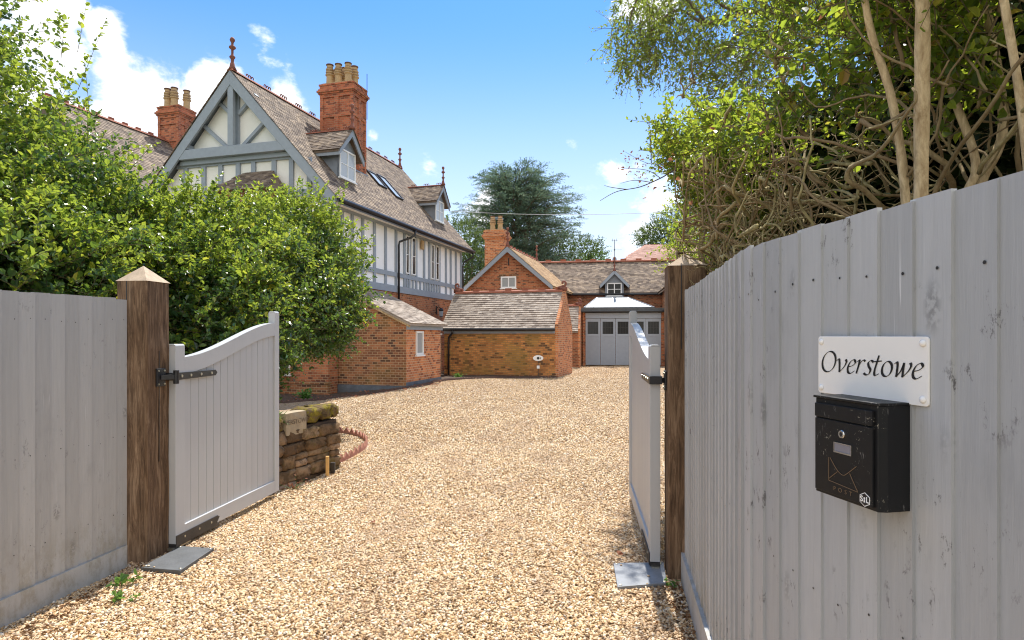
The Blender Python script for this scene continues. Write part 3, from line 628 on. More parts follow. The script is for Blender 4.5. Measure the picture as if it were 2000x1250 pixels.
# skylights lying in the slope
nrm = Vector((RZ - EZ, 0, EX - RX)).normalized(); upn_ = Vector((RX - EX, 0, RZ - EZ)).normalized()
for y0, a0, a1 in ((4.45, 2.2, 3.0), (5.4, 1.85, 3.1)):
    mf = MB(); mgl = MB(); base = Vector((EX, 0, EZ)) + nrm * .05
    def q(y, a): return base + upn_ * a + Vector((0, y, 0))
    mf.bar(q(y0, a0), q(y0, a1), .06, .07, nrm); mf.bar(q(y0 + .62, a0), q(y0 + .62, a1), .06, .07, nrm); mf.bar(q(y0, a0), q(y0 + .62, a0), .06, .07, nrm); mf.bar(q(y0, a1), q(y0 + .62, a1), .06, .07, nrm)
    f = mf.build('skylight', M['iron'], H); mgl.add([q(y0, a0), q(y0 + .62, a0), q(y0 + .62, a1), q(y0, a1)], [(0, 1, 2, 3)]); mgl.build('pane', M['glassblue'], f)
# big chimney
def chimney(parent, x0, x1, y0, y1, zb, zt, mat=M['brick_chim'], panels=True, potspots=None, pz=0, ps=1.0, lead=None):
    m_ = MB(); m_.box(x0, x1, y0, y1, zb, zt - .42)
    if panels:
        r_ = .045
        for z in (zb, zb + (zt - zb) * .38, zb + (zt - zb) * .68, zt - .50):
            m_.box(x0 - r_, x1 + r_, y0 - r_, y1 + r_, z, z + .09)
        pil = .085; nxp = max(2, int((x1 - x0) / .6) + 1)
        for i in range(nxp):
            xx = x0 + (x1 - x0) * i / (nxp - 1)
            for y_ in (y0, y1): m_.box(xx - pil + (.0 if i else pil * .5), xx + pil - (0 if i < nxp - 1 else pil * .5), y_ - r_ * .9, y_ + r_ * .9, zb, zt - .46)
        for i in range(3):
            yy_ = y0 + (y1 - y0) * i / 2
            for x_ in (x0, x1): m_.box(x_ - r_ * .85, x_ + r_ * .85, yy_ - pil + (.0 if i else pil * .5), yy_ + pil - (0 if i < 2 else pil * .5), zb, zt - .46)
    for k, (o_, z0, z1) in enumerate(((.05, -.43, -.37), (.09, -.372, -.31), (.13, -.312, -.24), (.09, -.242, -.18), (.05, -.182, 0))):
        m_.box(x0 - o_, x1 + o_, y0 - o_, y1 + o_, zt + z0, zt + z1)
    if panels:
        m_.box(x0 - .075, x1 + .075, y0 - .075, y1 + .075, zt - .06, zt - .002)
    c_ = m_.build('chimney', mat, parent)
    m_ = MB(); m_.box(x0 + .0, x1 - .0, y0 + .0, y1 - .0, zt - .001, zt + .05); m_.build('chimney_cap', M['pot'], c_)
    pots(c_, potspots, zt + .06, ps)
    if lead is not None:
        m_ = MB(); m_.box(x0 - .06, x1 + .06, y0 - .06, y1 + .06, lead, lead + .22); m_.build('flashing', M['lead'], c_)
    return c_
chimney(H, -2.58, -1.30, 3.08, 3.95, 6.9, 10.72, potspots=[(-2.36, 3.28), (-2.0, 3.28), (-1.6, 3.28), (-2.36, 3.72), (-2.0, 3.72), (-1.6, 3.72)], ps=.98)
m = MB(); m.prism([(-1.245, 7.2), (-1.245, 7.55), (-1.215, 7.55), (-1.215, 7.2)], 'y', 3.0, 4.05); m.build('chimney_flashing', M['lead'], H)
# lightning rod on chimney
m = MB(); m.tube([(-1.18, 3.9, 9.6), (-1.18, 3.9, 11.3)], .012, 5); m.build('lightning_rod', M['iron'], H)
# bay roof in front of the gable
bx0, bx1 = gx(418, -1.2), gx(536, -1.2); bm_ = (bx0 + bx1) / 2
m = MB(); m.box(bx0 + .15, bx1 - .15, YW - .72, YW, 0, 5.9); bay = m.build('bay_window', M['brick_brown'], H)
m = MB(); zt = 6.62; A_ = (bx0 + .55, YW - .0, zt); B_ = (bx1 - .55, YW - .0, zt); hip = [(bx0, YW, 5.85), (bx0, YW - .95, 5.85), (bx1, YW - .95, 5.85), (bx1, YW, 5.85), A_, B_]
m.add(hip, [(0, 1, 4), (1, 2, 5, 4), (2, 3, 5), (0, 3, 2, 1)]); 
bw = bx1 - bx0; upb = Vector((0, .95, zt - 5.85))
tiles(m, (bx0, YW - .97, 5.85), (1, 0, 0), upb, bw, upb.length, .1, .16, keep=lambda a, s_: a > s_ / upb.length * .55 and a < bw - s_ / upb.length * .55)
m.build('bay_roof', M['tile'], bay)
# ---- left parallel wing (roof only shows above the bushes)
LRX = -10.9
m = MB(); m.box(-14.3, -6.62, -.45, 11.5, -.5, 5.7); m.build('side_wing_wall', M['brick'], H)
m = MB(); upl = Vector((LRX - (-7.07), 0, RZ - EZ)); tiles(m, (-7.07, YV, EZ), (0, 1, 0), upl, 12.3, upl.length + .02, .115, .18)
m.prism([(-7.0, EZ - .02), (LRX, RZ - .02), (-14.8, EZ - .02)], 'y', YV, 11.5)
wr_ = m.build('side_wing_roof', M['tile'], H); ridge_caps(wr_, (LRX, YV, RZ + .02), (LRX, 11.5, RZ + .02), .13, .30, knobs=True)
cx_, cy_ = LRX + .1, 4.0
chimney(H, cx_ - .5, cx_ + .5, cy_ + .35, cy_ + 1.2, 8.8, 11.25, panels=True, potspots=[(cx_ - .3, cy_ + .6), (cx_ + .05, cy_ + .6), (cx_ + .36, cy_ + .95)], ps=1.05)

# ---- lean-to annex
A = empty('lean_to_annex', (HO[0], HO[1], 0), HR, 'low brick lean-to with mono-pitch tiled roof and narrow white window', 'outbuilding')
m = MB(); m.prism([(0.03, -.5), (2.3, -.5), (2.3, 1.93), (0.03, 3.02)], 'y', 0, 2.6); m.build('wall', M['brick_brown'], A)
m = MB(); m.box(2.302, 2.312, .004, 2.6, -.1, 1.92); m.build('side_wall', M['brick_light'], A)
m = MB(); m.box(.02, 2.34, -.03, .0, -.5, .05); m.box(2.3, 2.34, 0, 2.62, -.5, .15); m.build('plinth', M['concrete'], A)
ula = Vector((-2.46, 0, 1.18)); m = MB(); m.prism([(2.5, 1.84), (0.03, 3.03), (0.03, 3.09), (2.5, 1.90)], 'y', -.14, 2.74)
tiles(m, (2.52, -.16, 1.90), (0, 1, 0), ula, 2.92, ula.length + .03, .1, .165, .022); m.build('roof', M['tile_shed'], A)
m = MB(); m.prism([(2.44, 1.80), (0.03, 2.96), (0.03, 3.04), (2.44, 1.88)], 'y', -.10, -.005); m.build('verge_board', M['barktan'], A)
m = MB(); m.box(2.31, 2.40, .0, 2.6, 1.72, 1.84); m.build('fascia', M['timber'], A)
window(A, wy(811, 2.3), wy(825, 2.3), .95, 1.68, 2.312, 'x', 1, 1, 1, .06, M['glasspale'])
# ---- link wall
L0, L1 = (2.10, 2.64), (1.02, 5.5)
lw = empty('link_wall', (HO[0], HO[1], 0), HR, 'short brick garden wall linking the lean-to and the tiled shed', 'wall')
m = MB(); m.bar((L0[0], L0[1], .65), (L1[0], L1[1], .65), .22, 1.8); m.build('brickwork', M['brick_brown'], lw)
m = MB(); m.bar((L0[0], L0[1], 1.59), (L1[0], L1[1], 1.59), .30, .07); m.build('coping', M['tile_shed'], lw)
# ---- wall lantern
la = empty('wall_lantern', (*wx(*HO, HR, 0, 7.67), 2.45), HR, 'black carriage lantern on a bracket beside the shed roof', 'lantern')
m = MB(); m.tube([(0, 0, .25), (.12, 0, .32), (.22, 0, .25)], .015, 6); m.box(0, .03, -.05, .05, .0, .35); m.build('bracket', M['iron'], la)
m = MB(); m.lathe((.22, 0, -.12), [(.07, 0), (.10, .28), (.13, .29), (.05, .37), (.0, .40)], 6); m.build('lantern_case', M['iron'], la)
m = MB(); m.lathe((.22, 0, -.09), [(.078, .0), (.105, .22)], 6); m.build('glass', M['glassblue'], la)

# ---- tiled shed
def scroll(parent, p, axis, s=1.0):
    m_ = MB(); a = Vector(axis).normalized(); path = []; c = Vector(p) + Vector((0, 0, .10 * s))
    path += [Vector(p) - a * .22 * s + Vector((0, 0, -.02)), Vector(p) - a * .08 * s + Vector((0, 0, .02 * s))]
    for k in range(11):
        t = -1.2 + k * .50; r_ = (.11 - k * .0072) * s; path.append(c + Vector((0, 0, .06 * s)) + a * (math.cos(t) * r_) + Vector((0, 0, math.sin(t) * r_)))
    m_.tube(path, [.06 * s] * 3 + [.042 * s] * 10, 8); m_.box(*( (p[0] - .14 * s, p[0] + .14 * s) ), p[1] - .08, p[1] + .08, p[2] - .14, p[2] + .02)
    return m_.build('scroll_finial', M['finial'], parent, smooth=True)
SH = empty('tiled_shed', (HO[0], HO[1], 0), HR, 'low ochre brick shed with pale tiled roof and curled ridge ends', 'outbuilding')
sx0, sx1, sy0, sy1, sye, szr = 1.21, 5.62, 5.63, 8.48, 1.90, 3.28
ym = (sy0 + sy1) / 2
m = MB(); m.prism([(sy0, -.3), (sy1, -.3), (sy1, sye), (ym, szr - .06), (sy0, sye)], 'x', sx0, sx1 - .012); m.build('wall', M['brick_ochre'], SH)
m = MB(); m.prism([(sy0 + .002, -.3), (sy1, -.3), (sy1, sye), (ym, szr + .05), (sy0 - .06, sye + .06), (sy0 + .002, sye)], 'x', sx1 - .01, sx1 + .10); m.build('gable_end', M['brick_light'], SH)
ups = Vector((0, ym - sy0 + .12, szr - sye + .12)); m = MB()
tiles(m, (sx0 - .10, sy0 - .12, sye - .10), (1, 0, 0), ups, sx1 - sx0 + .09, ups.length + .02, .125, .17, .042, jit=.010)
m.prism([(sy0 - .1, sye - .12), (ym, szr - .02), (sy1 + .1, sye - .12), (sy1 + .1, sye - .16), (ym, szr - .08), (sy0 - .1, sye - .16)], 'x', sx0 - .08, sx1 - .012)
ro = m.build('roof', M['tile_shed'], SH)
ridge_caps(ro, (sx0 - .05, ym, szr + .05), (sx1, ym, szr + .05), .14, .33, knobs=True)
scroll(ro, (sx0 + .0, ym, szr + .15), (-1, 0, 0), 1.0); scroll(ro, (sx1 + .02, ym, szr + .15), (1, 0, 0), 1.0)
m = MB(); m.tube([(sx0 - .08, sy0 - .19, sye - .12), (sx1 + .02, sy0 - .19, sye - .14)], .055, 8); m.build('gutter', M['black'], SH)
m = MB(); m.box(sx0, sx1 - .02, sy0 - .06, sy0 - .002, sye - .28, sye - .14); m.build('fascia', M['timber'], SH)
pipe(SH, [(sx0 + .42, sy0 - .19, sye - .14), (sx0 + .40, sy0 - .18, sye - .26), (sx0 + .22, sy0 - .08, sye - .42), (sx0 + .20, sy0 - .065, sye - .6), (sx0 + .20, sy0 - .065, -.1)])
m = MB(); m.box(sx0, sx1, sy0 - .05, sy0 - .003, -.3, .06); m.build('plinth', M['brick_brown'], SH)

# ---- oval marker on stake
qx, qy = (1051 - 1000) / 1200 * 22.4, 22.4
ov = empty('oval_marker', (qx, qy, 0), 0, 'white oval disc with black centre on a thin stake before the shed', 'marker')
m = MB(); pts = [(.19 * math.cos(2 * math.pi * k / 20), .72 + .105 * math.sin(2 * math.pi * k / 20)) for k in range(20)]; m.prism(pts, 'y', -.03, 0); m.build('oval_disc', M['white'], ov, bevel=.008)
m = MB(); m.prism([(.05 * math.cos(k * .524), .72 + .05 * math.sin(k * .524)) for k in range(12)], 'y', -.045, -.031); m.build('lens', M['ink'], ov)
m = MB(); m.box(.08, .10, -.04, -.031, .69, .75); m.build('slot', M['ink'], ov)
m = MB(); m.box(-.05, .05, -.05, .03, .34, .45); m.build('junction_box', M['white'], ov, bevel=.006)
m = MB(); m.tube([(0, 0, -.05), (0, 0, .70)], .014, 6); m.build('stake', M['iron'], ov)

# ---- brick cottage (gable with window and chimney)
CT = empty('brick_cottage', (HO[0], HO[1], 0), HR, 'red brick cottage with blue-grey bargeboards on its gable and twin-pot chimney', 'house')
cc, ch, cyf, cyb, cez, caz = 1.93, 2.25, 11.79, 17.9, 3.90, 5.86
m = MB(); m.prism([(cc - ch + .25, -.2), (cc + ch - .25, -.2), (cc + ch - .25, cez + .1), (cc, caz - .12), (cc - ch + .25, cez + .1)], 'y', cyf + .3, cyb); m.build('wall', M['brick'], CT)
m = MB()
for sx in (1, -1):
    u_ = Vector((-sx * ch, 0, caz - cez)); tiles(m, (cc + sx * (ch + .03), cyf - .02, cez - .02), (0, 1, 0), u_, cyb - cyf, u_.length, .11, .17)
m.prism([(cc - ch, cez - .03), (cc, caz - .03), (cc + ch, cez - .03), (cc + ch, cez - .1), (cc, caz - .11), (cc - ch, cez - .1)], 'y', cyf + .02, cyb)
cr = m.build('roof', M['tile_gold'], CT); ridge_caps(cr, (cc, cyf, caz + .02), (cc, cyb, caz + .02), .10, .3, knobs=True)
finial(cr, (cc, cyf + .1, caz + .1), .95); finial(cr, (cc, cyb - .1, caz + .1), .9)
barge(CT, cc, caz - .02, ch, cez, cyf - .01, cyf + .05, .20)
m = MB()
for sx in (-1, 1): m = MB(); m.box(cc + sx * 1.42 - .06, cc + sx * 1.42 + .06, cyf + .02, cyf + .29, 4.43, 4.58); m.build('purlin_end', M['timber'], CT)
wf = window(CT, cc - .40, cc + .38, 3.85, 4.42, cyf + .3, 'y', -1, 2, 1, .07, M['glasspale'])
m = MB(); pts = [(cc - .01 + .56 * math.cos(t), 4.22 + .42 * math.sin(t)) for t in [R(20 + i * 14) for i in range(11)]]; pts2 = [(cc - .01 + .42 * math.cos(t), 4.22 + .27 * math.sin(t)) for t in [R(20 + i * 14) for i in range(11)]]
for i in range(10): m.prism([pts[i], pts[i + 1], pts2[i + 1], pts2[i]], 'y', cyf + .27, cyf + .299)
m.build('arch', M['brick_brown'], CT)
m = MB(); m.box(cc - .03, cc + .02, cyf + .26, cyf + .299, 4.95, 5.3); m.build('wall_tie', M['iron'], CT)
chimney(CT, .42, 1.42, 12.9, 13.8, 3.9, 6.85, M['brick_light'], False, [(.72, 13.3), (1.12, 13.3)], 0, 1.0)

# ================================================================== BACK WING and GARAGE
BO = (1.67, 36.4); BR = R(-8)
BK = empty('rear_cottage', (BO[0], BO[1], 0), BR, 'long brown-tiled rear wing with a small gabled dormer above the garage', 'house')
bz, be, br_ = 5.86, 3.88, 2.2
m = MB(); m.prism([(-1.95, -.2), (1.95, -.2), (1.95, be + .15), (0, bz - .15), (-1.95, be + .15)], 'x', -2.0, 10.2); m.build('wall', M['brick'], BK)
ub = Vector((0, br_, bz - be)); m = MB(); tiles(m, (-2.0, -br_, be), (1, 0, 0), ub, 12.3, ub.length, .11, .17)
m.prism([(-br_, be - .02), (0, bz - .02), (br_, be - .02), (br_, be - .08), (0, bz - .1), (-br_, be - .08)], 'x', -2.0, 10.3)
rb = m.build('roof', M['tile'], BK); ridge_caps(rb, (-.6, 0, bz + .04), (10.3, 0, bz + .04), .15, .42, knobs=True)
m = MB(); m.tube([(.3, -br_ - .06, be - .08), (7, -br_ - .06, be - .08)], .055, 8); m.build('gutter', M['black'], BK)
m = MB(); m.tube([(1.25, -2.02, be - .1), (1.25, -2.02, 2.2)], .05, 8); m.lathe((1.25, -2.1, 3.25), [(.07, 0), (.12, .12), (.12, .3)], 8); m.build('downpipe', M['black'], BK)
# dormer of the rear wing, looking towards -y
dx = 4.28; dz0, dza, dhw, dyb, dyw = 4.27, 5.10, .80, -2.45, -2.22
mr = MB(); yr = -(bz - dza) / ((bz - be) / br_)
for sx in (1, -1):
    u_ = Vector((-sx * dhw, 0, dza - dz0)); tiles(mr, (dx + sx * (dhw + .03), dyb, dz0 - .03), (0, 1, 0), u_, yr - dyb, u_.length + .02, .1, .16)
    mr.prism([(dx, dza - .03), (dx + sx * dhw, dz0 - .03), (dx + sx * dhw, dz0 - .09), (dx, dza - .1)], 'y', dyb + .01, yr)
dr = mr.build('dormer_roof', M['tile'], BK); finial(dr, (dx, dyb + .03, dza + .03), .8)
barge(BK, dx, dza, dhw, dz0, dyb - .04, dyb, .15, name='dormer_bargeboard')
m = MB(); m.prism([(dx - .5, 3.6), (dx + .5, 3.6), (dx + .5, 4.5), (dx, dza - .2), (dx - .5, 4.5)], 'y', dyw, -1.5); m.build('dormer_front', M['lead'], BK)
window(BK, dx - .40, dx + .40, 3.72, 4.42, dyw, 'y', -1, 2, 2, .06)
# garage
G = empty('garage', (BO[0], BO[1], 0), BR, 'flat-roofed garage block with glass roof lantern and grey panelled doors', 'garage')
gx0, gx1, gyf, gyb = 2.62, 6.75, -4.55, -1.96
m = MB(); m.box(gx0, 2.76, gyf, gyb, -.1, 2.72); m.box(6.55, gx1, gyf, gyb, -.1, 2.72); m.box(gx0, gx1, gyf + .3, gyb, 2.4, 2.72); m.build('wall', M['brick'], G)
m = MB(); m.box(gx0 - .08, gx1 + .1, gyf - .18, gyb, 2.74, 2.94); m.build('roof_edge', M['slate'], G)
m = MB(); m.tube([(gx0 - .08, gyf - .24, 2.76), (gx1 + .1, gyf - .24, 2.76)], .05, 8); m.build('gutter', M['black'], G)
m = MB(); m.box(2.76, 6.55, gyf - .04, gyf + .1, 2.42, 2.70); m.build('head_board', M['garage'], G)
lw_ = 3.79 / 5
for i in range(5):
    a0 = 2.76 + i * lw_ + .008; a1 = a0 + lw_ - .016; m = MB(); yF = gyf
    m.box(a0, a0 + .1, yF, yF + .05, .04, 2.41); m.box(a1 - .1, a1, yF, yF + .05, .04, 2.41); m.box(a0 + .1, a1 - .1, yF + .001, yF + .05, 2.25, 2.41); m.box(a0 + .1, a1 - .1, yF + .001, yF + .05, 1.5, 1.62)
    nb = 6; bw_ = (a1 - a0 - .2) / nb
    for k in range(nb): m.box(a0 + .1 + k * bw_ + .009, a0 + .1 + (k + 1) * bw_ - .009, yF + .015, yF + .045, .04, 1.5)
    m.box(a0 + .1, a1 - .1, yF + .03, yF + .048, .04, 1.5)
    d = m.build('garage_door', M['garage'], G)
    m = MB(); m.box(a0 + .1, a1 - .1, yF + .025, yF + .035, 1.62, 2.25); m.build('pane', M['glass'], d)
    m = MB()
    for k in range(1, 4): xx = a0 + .1 + (a1 - a0 - .2) * k / 4; m.box(xx - .009, xx + .009, yF + .012, yF + .025, 1.62, 2.25)
    m.box(a0 + .1, a1 - .1, yF + .011, yF + .025, 1.93, 1.95); m.build('glazing_bars', M['iron'], d)
# roof lantern
LZ0, LZ1 = 2.98, 3.56; l0, l1, k0, k1 = 2.68, 6.22, gyf + .1, gyb - .25; r0_, r1_, ky = 3.35, 4.95, (gyf + gyb) / 2 - .05
m = MB(); m.box(l0 - .05, l1 + .05, k0 - .05, k1 + .02, 2.941, LZ0); m.build('lantern_kerb', M['slate'], G)
m = MB(); m.add([(l0, k0, LZ0), (l1, k0, LZ0), (l1, k1, LZ0), (l0, k1, LZ0), (r0_, ky, LZ1), (r1_, ky, LZ1)], [(0, 1, 5, 4), (1, 2, 5), (2, 3, 4, 5), (3, 0, 4)])
ln_ = m.build('roof_lantern', glass_mat('lantern_glass', (.26, .31, .35), .2), G); m = MB()
for p_, q_ in (((l0, k0, LZ0), (r0_, ky, LZ1)), ((l1, k0, LZ0), (r1_, ky, LZ1)), ((r0_, ky, LZ1), (r1_, ky, LZ1)), ((l0, k0, LZ0), (l1, k0, LZ0)), ((l1, k1, LZ0), (r1_, ky, LZ1)), ((l0, k1, LZ0), (r0_, ky, LZ1)),
               ((3.15, k0, LZ0), (3.35, ky, LZ1)), ((4.15, k0, LZ0), (4.15, ky, LZ1)), ((5.15, k0, LZ0), (4.95, ky, LZ1))): m.bar(p_, q_, .045, .045)
m.build('glazing_bars', M['garage'], ln_)
# little tiled lean-to beside the garage
SS = empty('small_tiled_shed', (BO[0], BO[1], 0), BR, 'small brick shed with pale tiled roof tucked between the larger shed and garage', 'outbuilding')
q0, q1, qf, qb, qe, qr = .9, 2.46, -6.63, -4.4, 1.82, 3.02; qm = (qf + qb) / 2
m = MB(); m.prism([(qf, -.2), (qb, -.2), (qb, qe), (qm, qr - .05), (qf, qe)], 'x', q0, q1 - .01); m.build('wall', M['brick'], SS)
m = MB(); m.prism([(qf + .002, -.2), (qb, -.2), (qb, qe), (qm, qr + .04), (qf - .05, qe + .05), (qf + .002, qe)], 'x', q1 - .008, q1 + .09); m.build('gable_end', M['brick_light'], SS)
u_ = Vector((0, qm - qf + .1, qr - qe + .1)); m = MB(); tiles(m, (q0, qf - .1, qe - .09), (1, 0, 0), u_, q1 - q0 - .01, u_.length, .125, .17, .040, jit=.008)
m.prism([(qf - .08, qe - .12), (qm, qr - .03), (qb, qe - .12), (qb, qe - .16), (qm, qr - .09), (qf - .08, qe - .16)], 'x', q0, q1 - .01)
sr = m.build('roof', M['tile_shed'], SS); ridge_caps(sr, (q0, qm, qr + .04), (q1, qm, qr + .04), .12, .3, knobs=True); scroll(sr, (q1 + .02, qm, qr + .12), (1, 0, 0), .9)
# right wing beyond the post
RW = empty('side_cottage', (BO[0], BO[1], 0), BR, 'brick wing with grey bargeboard and black downpipe glimpsed beside the right gatepost', 'house')
m = MB(); m.prism([(6.85, -.2), (10.4, -.2), (10.4, 4.0), (8.62, 5.5), (6.85, 4.0)], 'y', -5.2, -1.97); m.build('wall', M['brick_light'], RW)
u_ = Vector((-1.95, 0, 1.75)); m = MB()
for sx in (1, -1): u_ = Vector((-sx * 2.0, 0, 1.75)); tiles(m, (8.62 + sx * 2.03, -5.5, 3.86), (0, 1, 0), u_, 5.0, u_.length, .11, .17)
m.prism([(6.62, 3.84), (8.62, 5.58), (10.62, 3.84), (10.62, 3.76), (8.62, 5.48), (6.62, 3.76)], 'y', -5.46, -.4); m.build('roof', M['tile'], RW)
barge(RW, 8.62, 5.62, 2.0, 3.88, -5.53, -5.48, .2)
pipe(RW, [(6.68, -5.3, 3.75), (6.72, -5.28, 0)], .045)
# aerial / weathervane
AE = empty('roof_aerial', (*wx(*BO, BR, 4.35, .1), 5.6), BR, 'thin roof aerial with crossed arms above the rear ridge', 'aerial')
m = MB(); m.tube([(0, 0, .1), (0, 0, 1.55)], .022, 6); m.lathe((0, 0, .18), [(.10, 0), (.12, .05), (.12, .25), (.05, .36)], 8); m.build('mast', M['lead'], AE)
m = MB(); m.tube([(-.42, 0, .95), (.42, 0, .95)], .012, 5); m.tube([(0, -.4, .95), (0, .4, .95)], .012, 5); m.tube([(-.18, 0, 1.5), (.18, 0, 1.5)], .014, 5)
for k in (-.12, .12): m.tube([(k, 0, 1.44), (k, 0, 1.6)], .012, 5)
m.lathe((0, 0, .9), [(.03, 0), (.05, .05), (.03, .1)], 8); m.build('arms', M['lead'], AE)
# far red roof
FR = empty('distant_house', (12.5, 52, 0), R(-6), 'far house with pale red hipped roof showing above the rear ridge', 'house')
m = MB(); m.box(-3.6, 12, -4, 4, -.3, 7.0); m.build('wall', M['brick'], FR)
m = MB(); hv = [(-4.2, -4.6, 6.85), (12.6, -4.6, 6.85), (12.6, 4.6, 6.85), (-4.2, 4.6, 6.85), (-1.2, 0, 9.2), (9.6, 0, 9.2)]
m.add(hv, [(0, 1, 5, 4), (1, 2, 5), (2, 3, 4, 5), (3, 0, 4), (0, 3, 2, 1)]); u_ = Vector((0, 4.6, 2.35))
tiles(m, (-4.2, -4.62, 6.87), (1, 0, 0), u_, 16.8, u_.length, .22, .30, .03, keep=lambda a, s_: a > s_ / u_.length * 3 and a < 16.8 - s_ / u_.length * 3)
fr = m.build('roof', M['tile_red'], FR); ridge_caps(fr, (-1.2, 0, 9.22), (9.6, 0, 9.22), .14, .5); ridge_caps(fr, (-4.2, -4.6, 6.9), (-1.2, 0, 9.22), .12, .5)
# overhead cable
m = MB(); a_ = Vector((-9, 31.5, 8.5)); b_ = Vector((16, 27.0, 7.9)); m.tube([a_ + (b_ - a_) * (k / 24) - Vector((0, 0, .9 * (1 - (2 * k / 24 - 1) ** 2))) for k in range(25)], .011, 5)
M['cable'] = plain('grey_cable', (0.35, 0.35, 0.36), .6)
m.build('overhead_cable', M['cable'], label='thin overhead cable sagging across the sky behind the house', cat='cable')
# ================================================================== FLOWER BED AND EDGING ALONG THE HOUSE
edge_pts = [(-9.5, 15.6), (-7.6, 15.9), (-6.15, 16.3), (-4.99, 17.3), (-4.3, 17.35), (-3.7, 17.4), (-2.9, 18.2), (-2.60, 19.3), (-2.45, 20.4), (-1.8, 21.6), (-1.0, 21.95), (0, 22.15), (1.7, 22.35)]
def catmull(P, n=8):
    P = [Vector(p) for p in P]; out = []
    for i in range(len(P) - 1):
        a, b, c, d = P[max(i - 1, 0)], P[i], P[i + 1], P[min(i + 2, len(P) - 1)]
        for k in range(n):
            t = k / n; out.append(0.5 * ((2 * b) + (c - a) * t + (2 * a - 5 * b + 4 * c - d) * t * t + (3 * b - a - 3 * c + d) * t ** 3))
    out.append(P[-1]); return out
ep = catmull([(x, y, 0) for x, y in edge_pts], 5)
m = MB(); cols = []
back = [HO[0] - 8, 24.0]
for i, p in enumerate(ep):
    far = Vector(wx(*HO, HR, max(-8.0, 0) + 0, 0)).to_3d()
    row = []
    tgt = Vector((p.x + (-0.8), p.y + 3.6, 0)) if p.x < -3 else Vector((p.x - 0.1 - .8 * (p.x < -1.5), p.y + 1.4 + 2.2 * (p.x < -1.9), 0))
    for k in range(9):
        q = p.lerp(tgt, k / 8); row.append((q.x, q.y, gzf(q.x, q.y) + .022 + (random.uniform(0, .035) if 0 < k else 0)))
    cols.append(row)
vs = [v for r_ in cols for v in r_]; fs = [(i * 9 + k, i * 9 + k + 1, (i + 1) * 9 + k + 1, (i + 1) * 9 + k) for i in range(len(cols) - 1) for k in range(8)]
m.add(vs, fs); m.build('flower_bed', M['soil'], kind='structure', smooth=True)
def serrated(name, pts, mat, h, th, tooth, label):
    t = MB(); L = 0; P = [Vector(p) for p in pts]
    i = 0; acc = []
    # resample
    d = [0]
    for a, b in zip(P, P[1:]): d.append(d[-1] + (b - a).length)
    n = int(d[-1] / tooth)
    def at(s):
        for j in range(len(d) - 1):
            if s <= d[j + 1] + 1e-9: return P[j].lerp(P[j + 1], (s - d[j]) / max(d[j + 1] - d[j], 1e-9))
        return P[-1]
    for k in range(n):
        a = at(k * tooth); b = at((k + 1) * tooth); c = (a + b) / 2; dr_ = (b - a).normalized(); sd_ = Vector((-dr_.y, dr_.x, 0)) * th / 2; z = gzf(c.x, c.y)
        lean = Vector((0, 0, 0)); jz = random.uniform(-.004, .004)
        prof = [(a, z - .06), (b, z - .06), (b, z + h * .35 + jz), (c, z + h + jz), (a, z + h * .35 + jz)]
        vs = [(p.x + sd_.x, p.y + sd_.y, zz) for p, zz in prof] + [(p.x - sd_.x, p.y - sd_.y, zz) for p, zz in prof]
        t.add(vs, [(0, 1, 2, 3, 4), (9, 8, 7, 6, 5)] + [(j, j + 5, (j + 1) % 5 + 5, (j + 1) % 5) for j in range(5)])
    return t.build(name, mat, label=label, cat='edging')
serrated('brick_edging', ep, M['edge'], .085, .05, .11, 'long dark toothed edging curving in front of the brick buildings')
# pebble litter and fallen leaves in the bed
pts = [(rng.uniform(-8, -2.2), rng.uniform(16.5, 21)) for _ in range(420)]
LP = np.array([(x, y, gzf(x, y) + .04) for x, y in pts]); nn = len(LP)
V, F = leaves(LP, unit(rng.normal(0, 1, (nn, 3)) * [1, 1, .2]), unit(rng.normal(0, .4, (nn, 3)) + [0, 0, 1]), rng.uniform(.05, .1, nn), rng.uniform(.03, .06, nn))
np_mesh('leaf_litter', V, F, M['deadleaf'], kind='stuff', label='dry fallen leaves scattered over the soil bed', cat='leaf litter')
def small_plant(name, x, y, z, n, ln, leaf, label, mat=M['weed'], nl=5, cat_='plant', up=.9, wr=.6):
    B = np.tile(np.array([[x, y, z]]), (n, 1)) + rng.normal(0, .02, (n, 3)) * [1, 1, 0]; D = unit(rng.normal(0, .6, (n, 3)) + [0, 0, up])
    V, F, TV, TF = sprig_set(B, D, ln, nl, leaf, wr, .3)
    t = empty(name, (x, y, z), 0, label, cat_); np_mesh('leaves', V - [x, y, z], F, mat, t); np_mesh('stems', TV - [x, y, z], TF, M['weed'], t); return t
small_plant('bed_plant', -5.75, 17.0, -.2, 26, .3, .12, 'small green plant growing in the bed below the brick ledge')
small_plant('bed_plant', -1.95, 22.3, .0, 18, .25, .10, 'tuft of weeds beside the foot of the shed downpipe')
small_plant('fence_weed', -2.50, 3.95, -.055, 5, .07, .055, 'little leafy weed sprouting by the left fence board')
small_plant('fence_weed', -2.37, 3.70, -.055, 4, .06, .05, 'small flat weed in the gravel nearer than the fence weed')
small_plant('gate_weed', 1.02, 3.93, -.055, 7, .05, .03, 'tiny green weed at the foot of the right gatepost')
small_plant('wall_weed', -2.28, 6.42, -.06, 9, .22, .035, 'dry straggly weed at the foot of the stone wall', M['deadleaf'], 5)

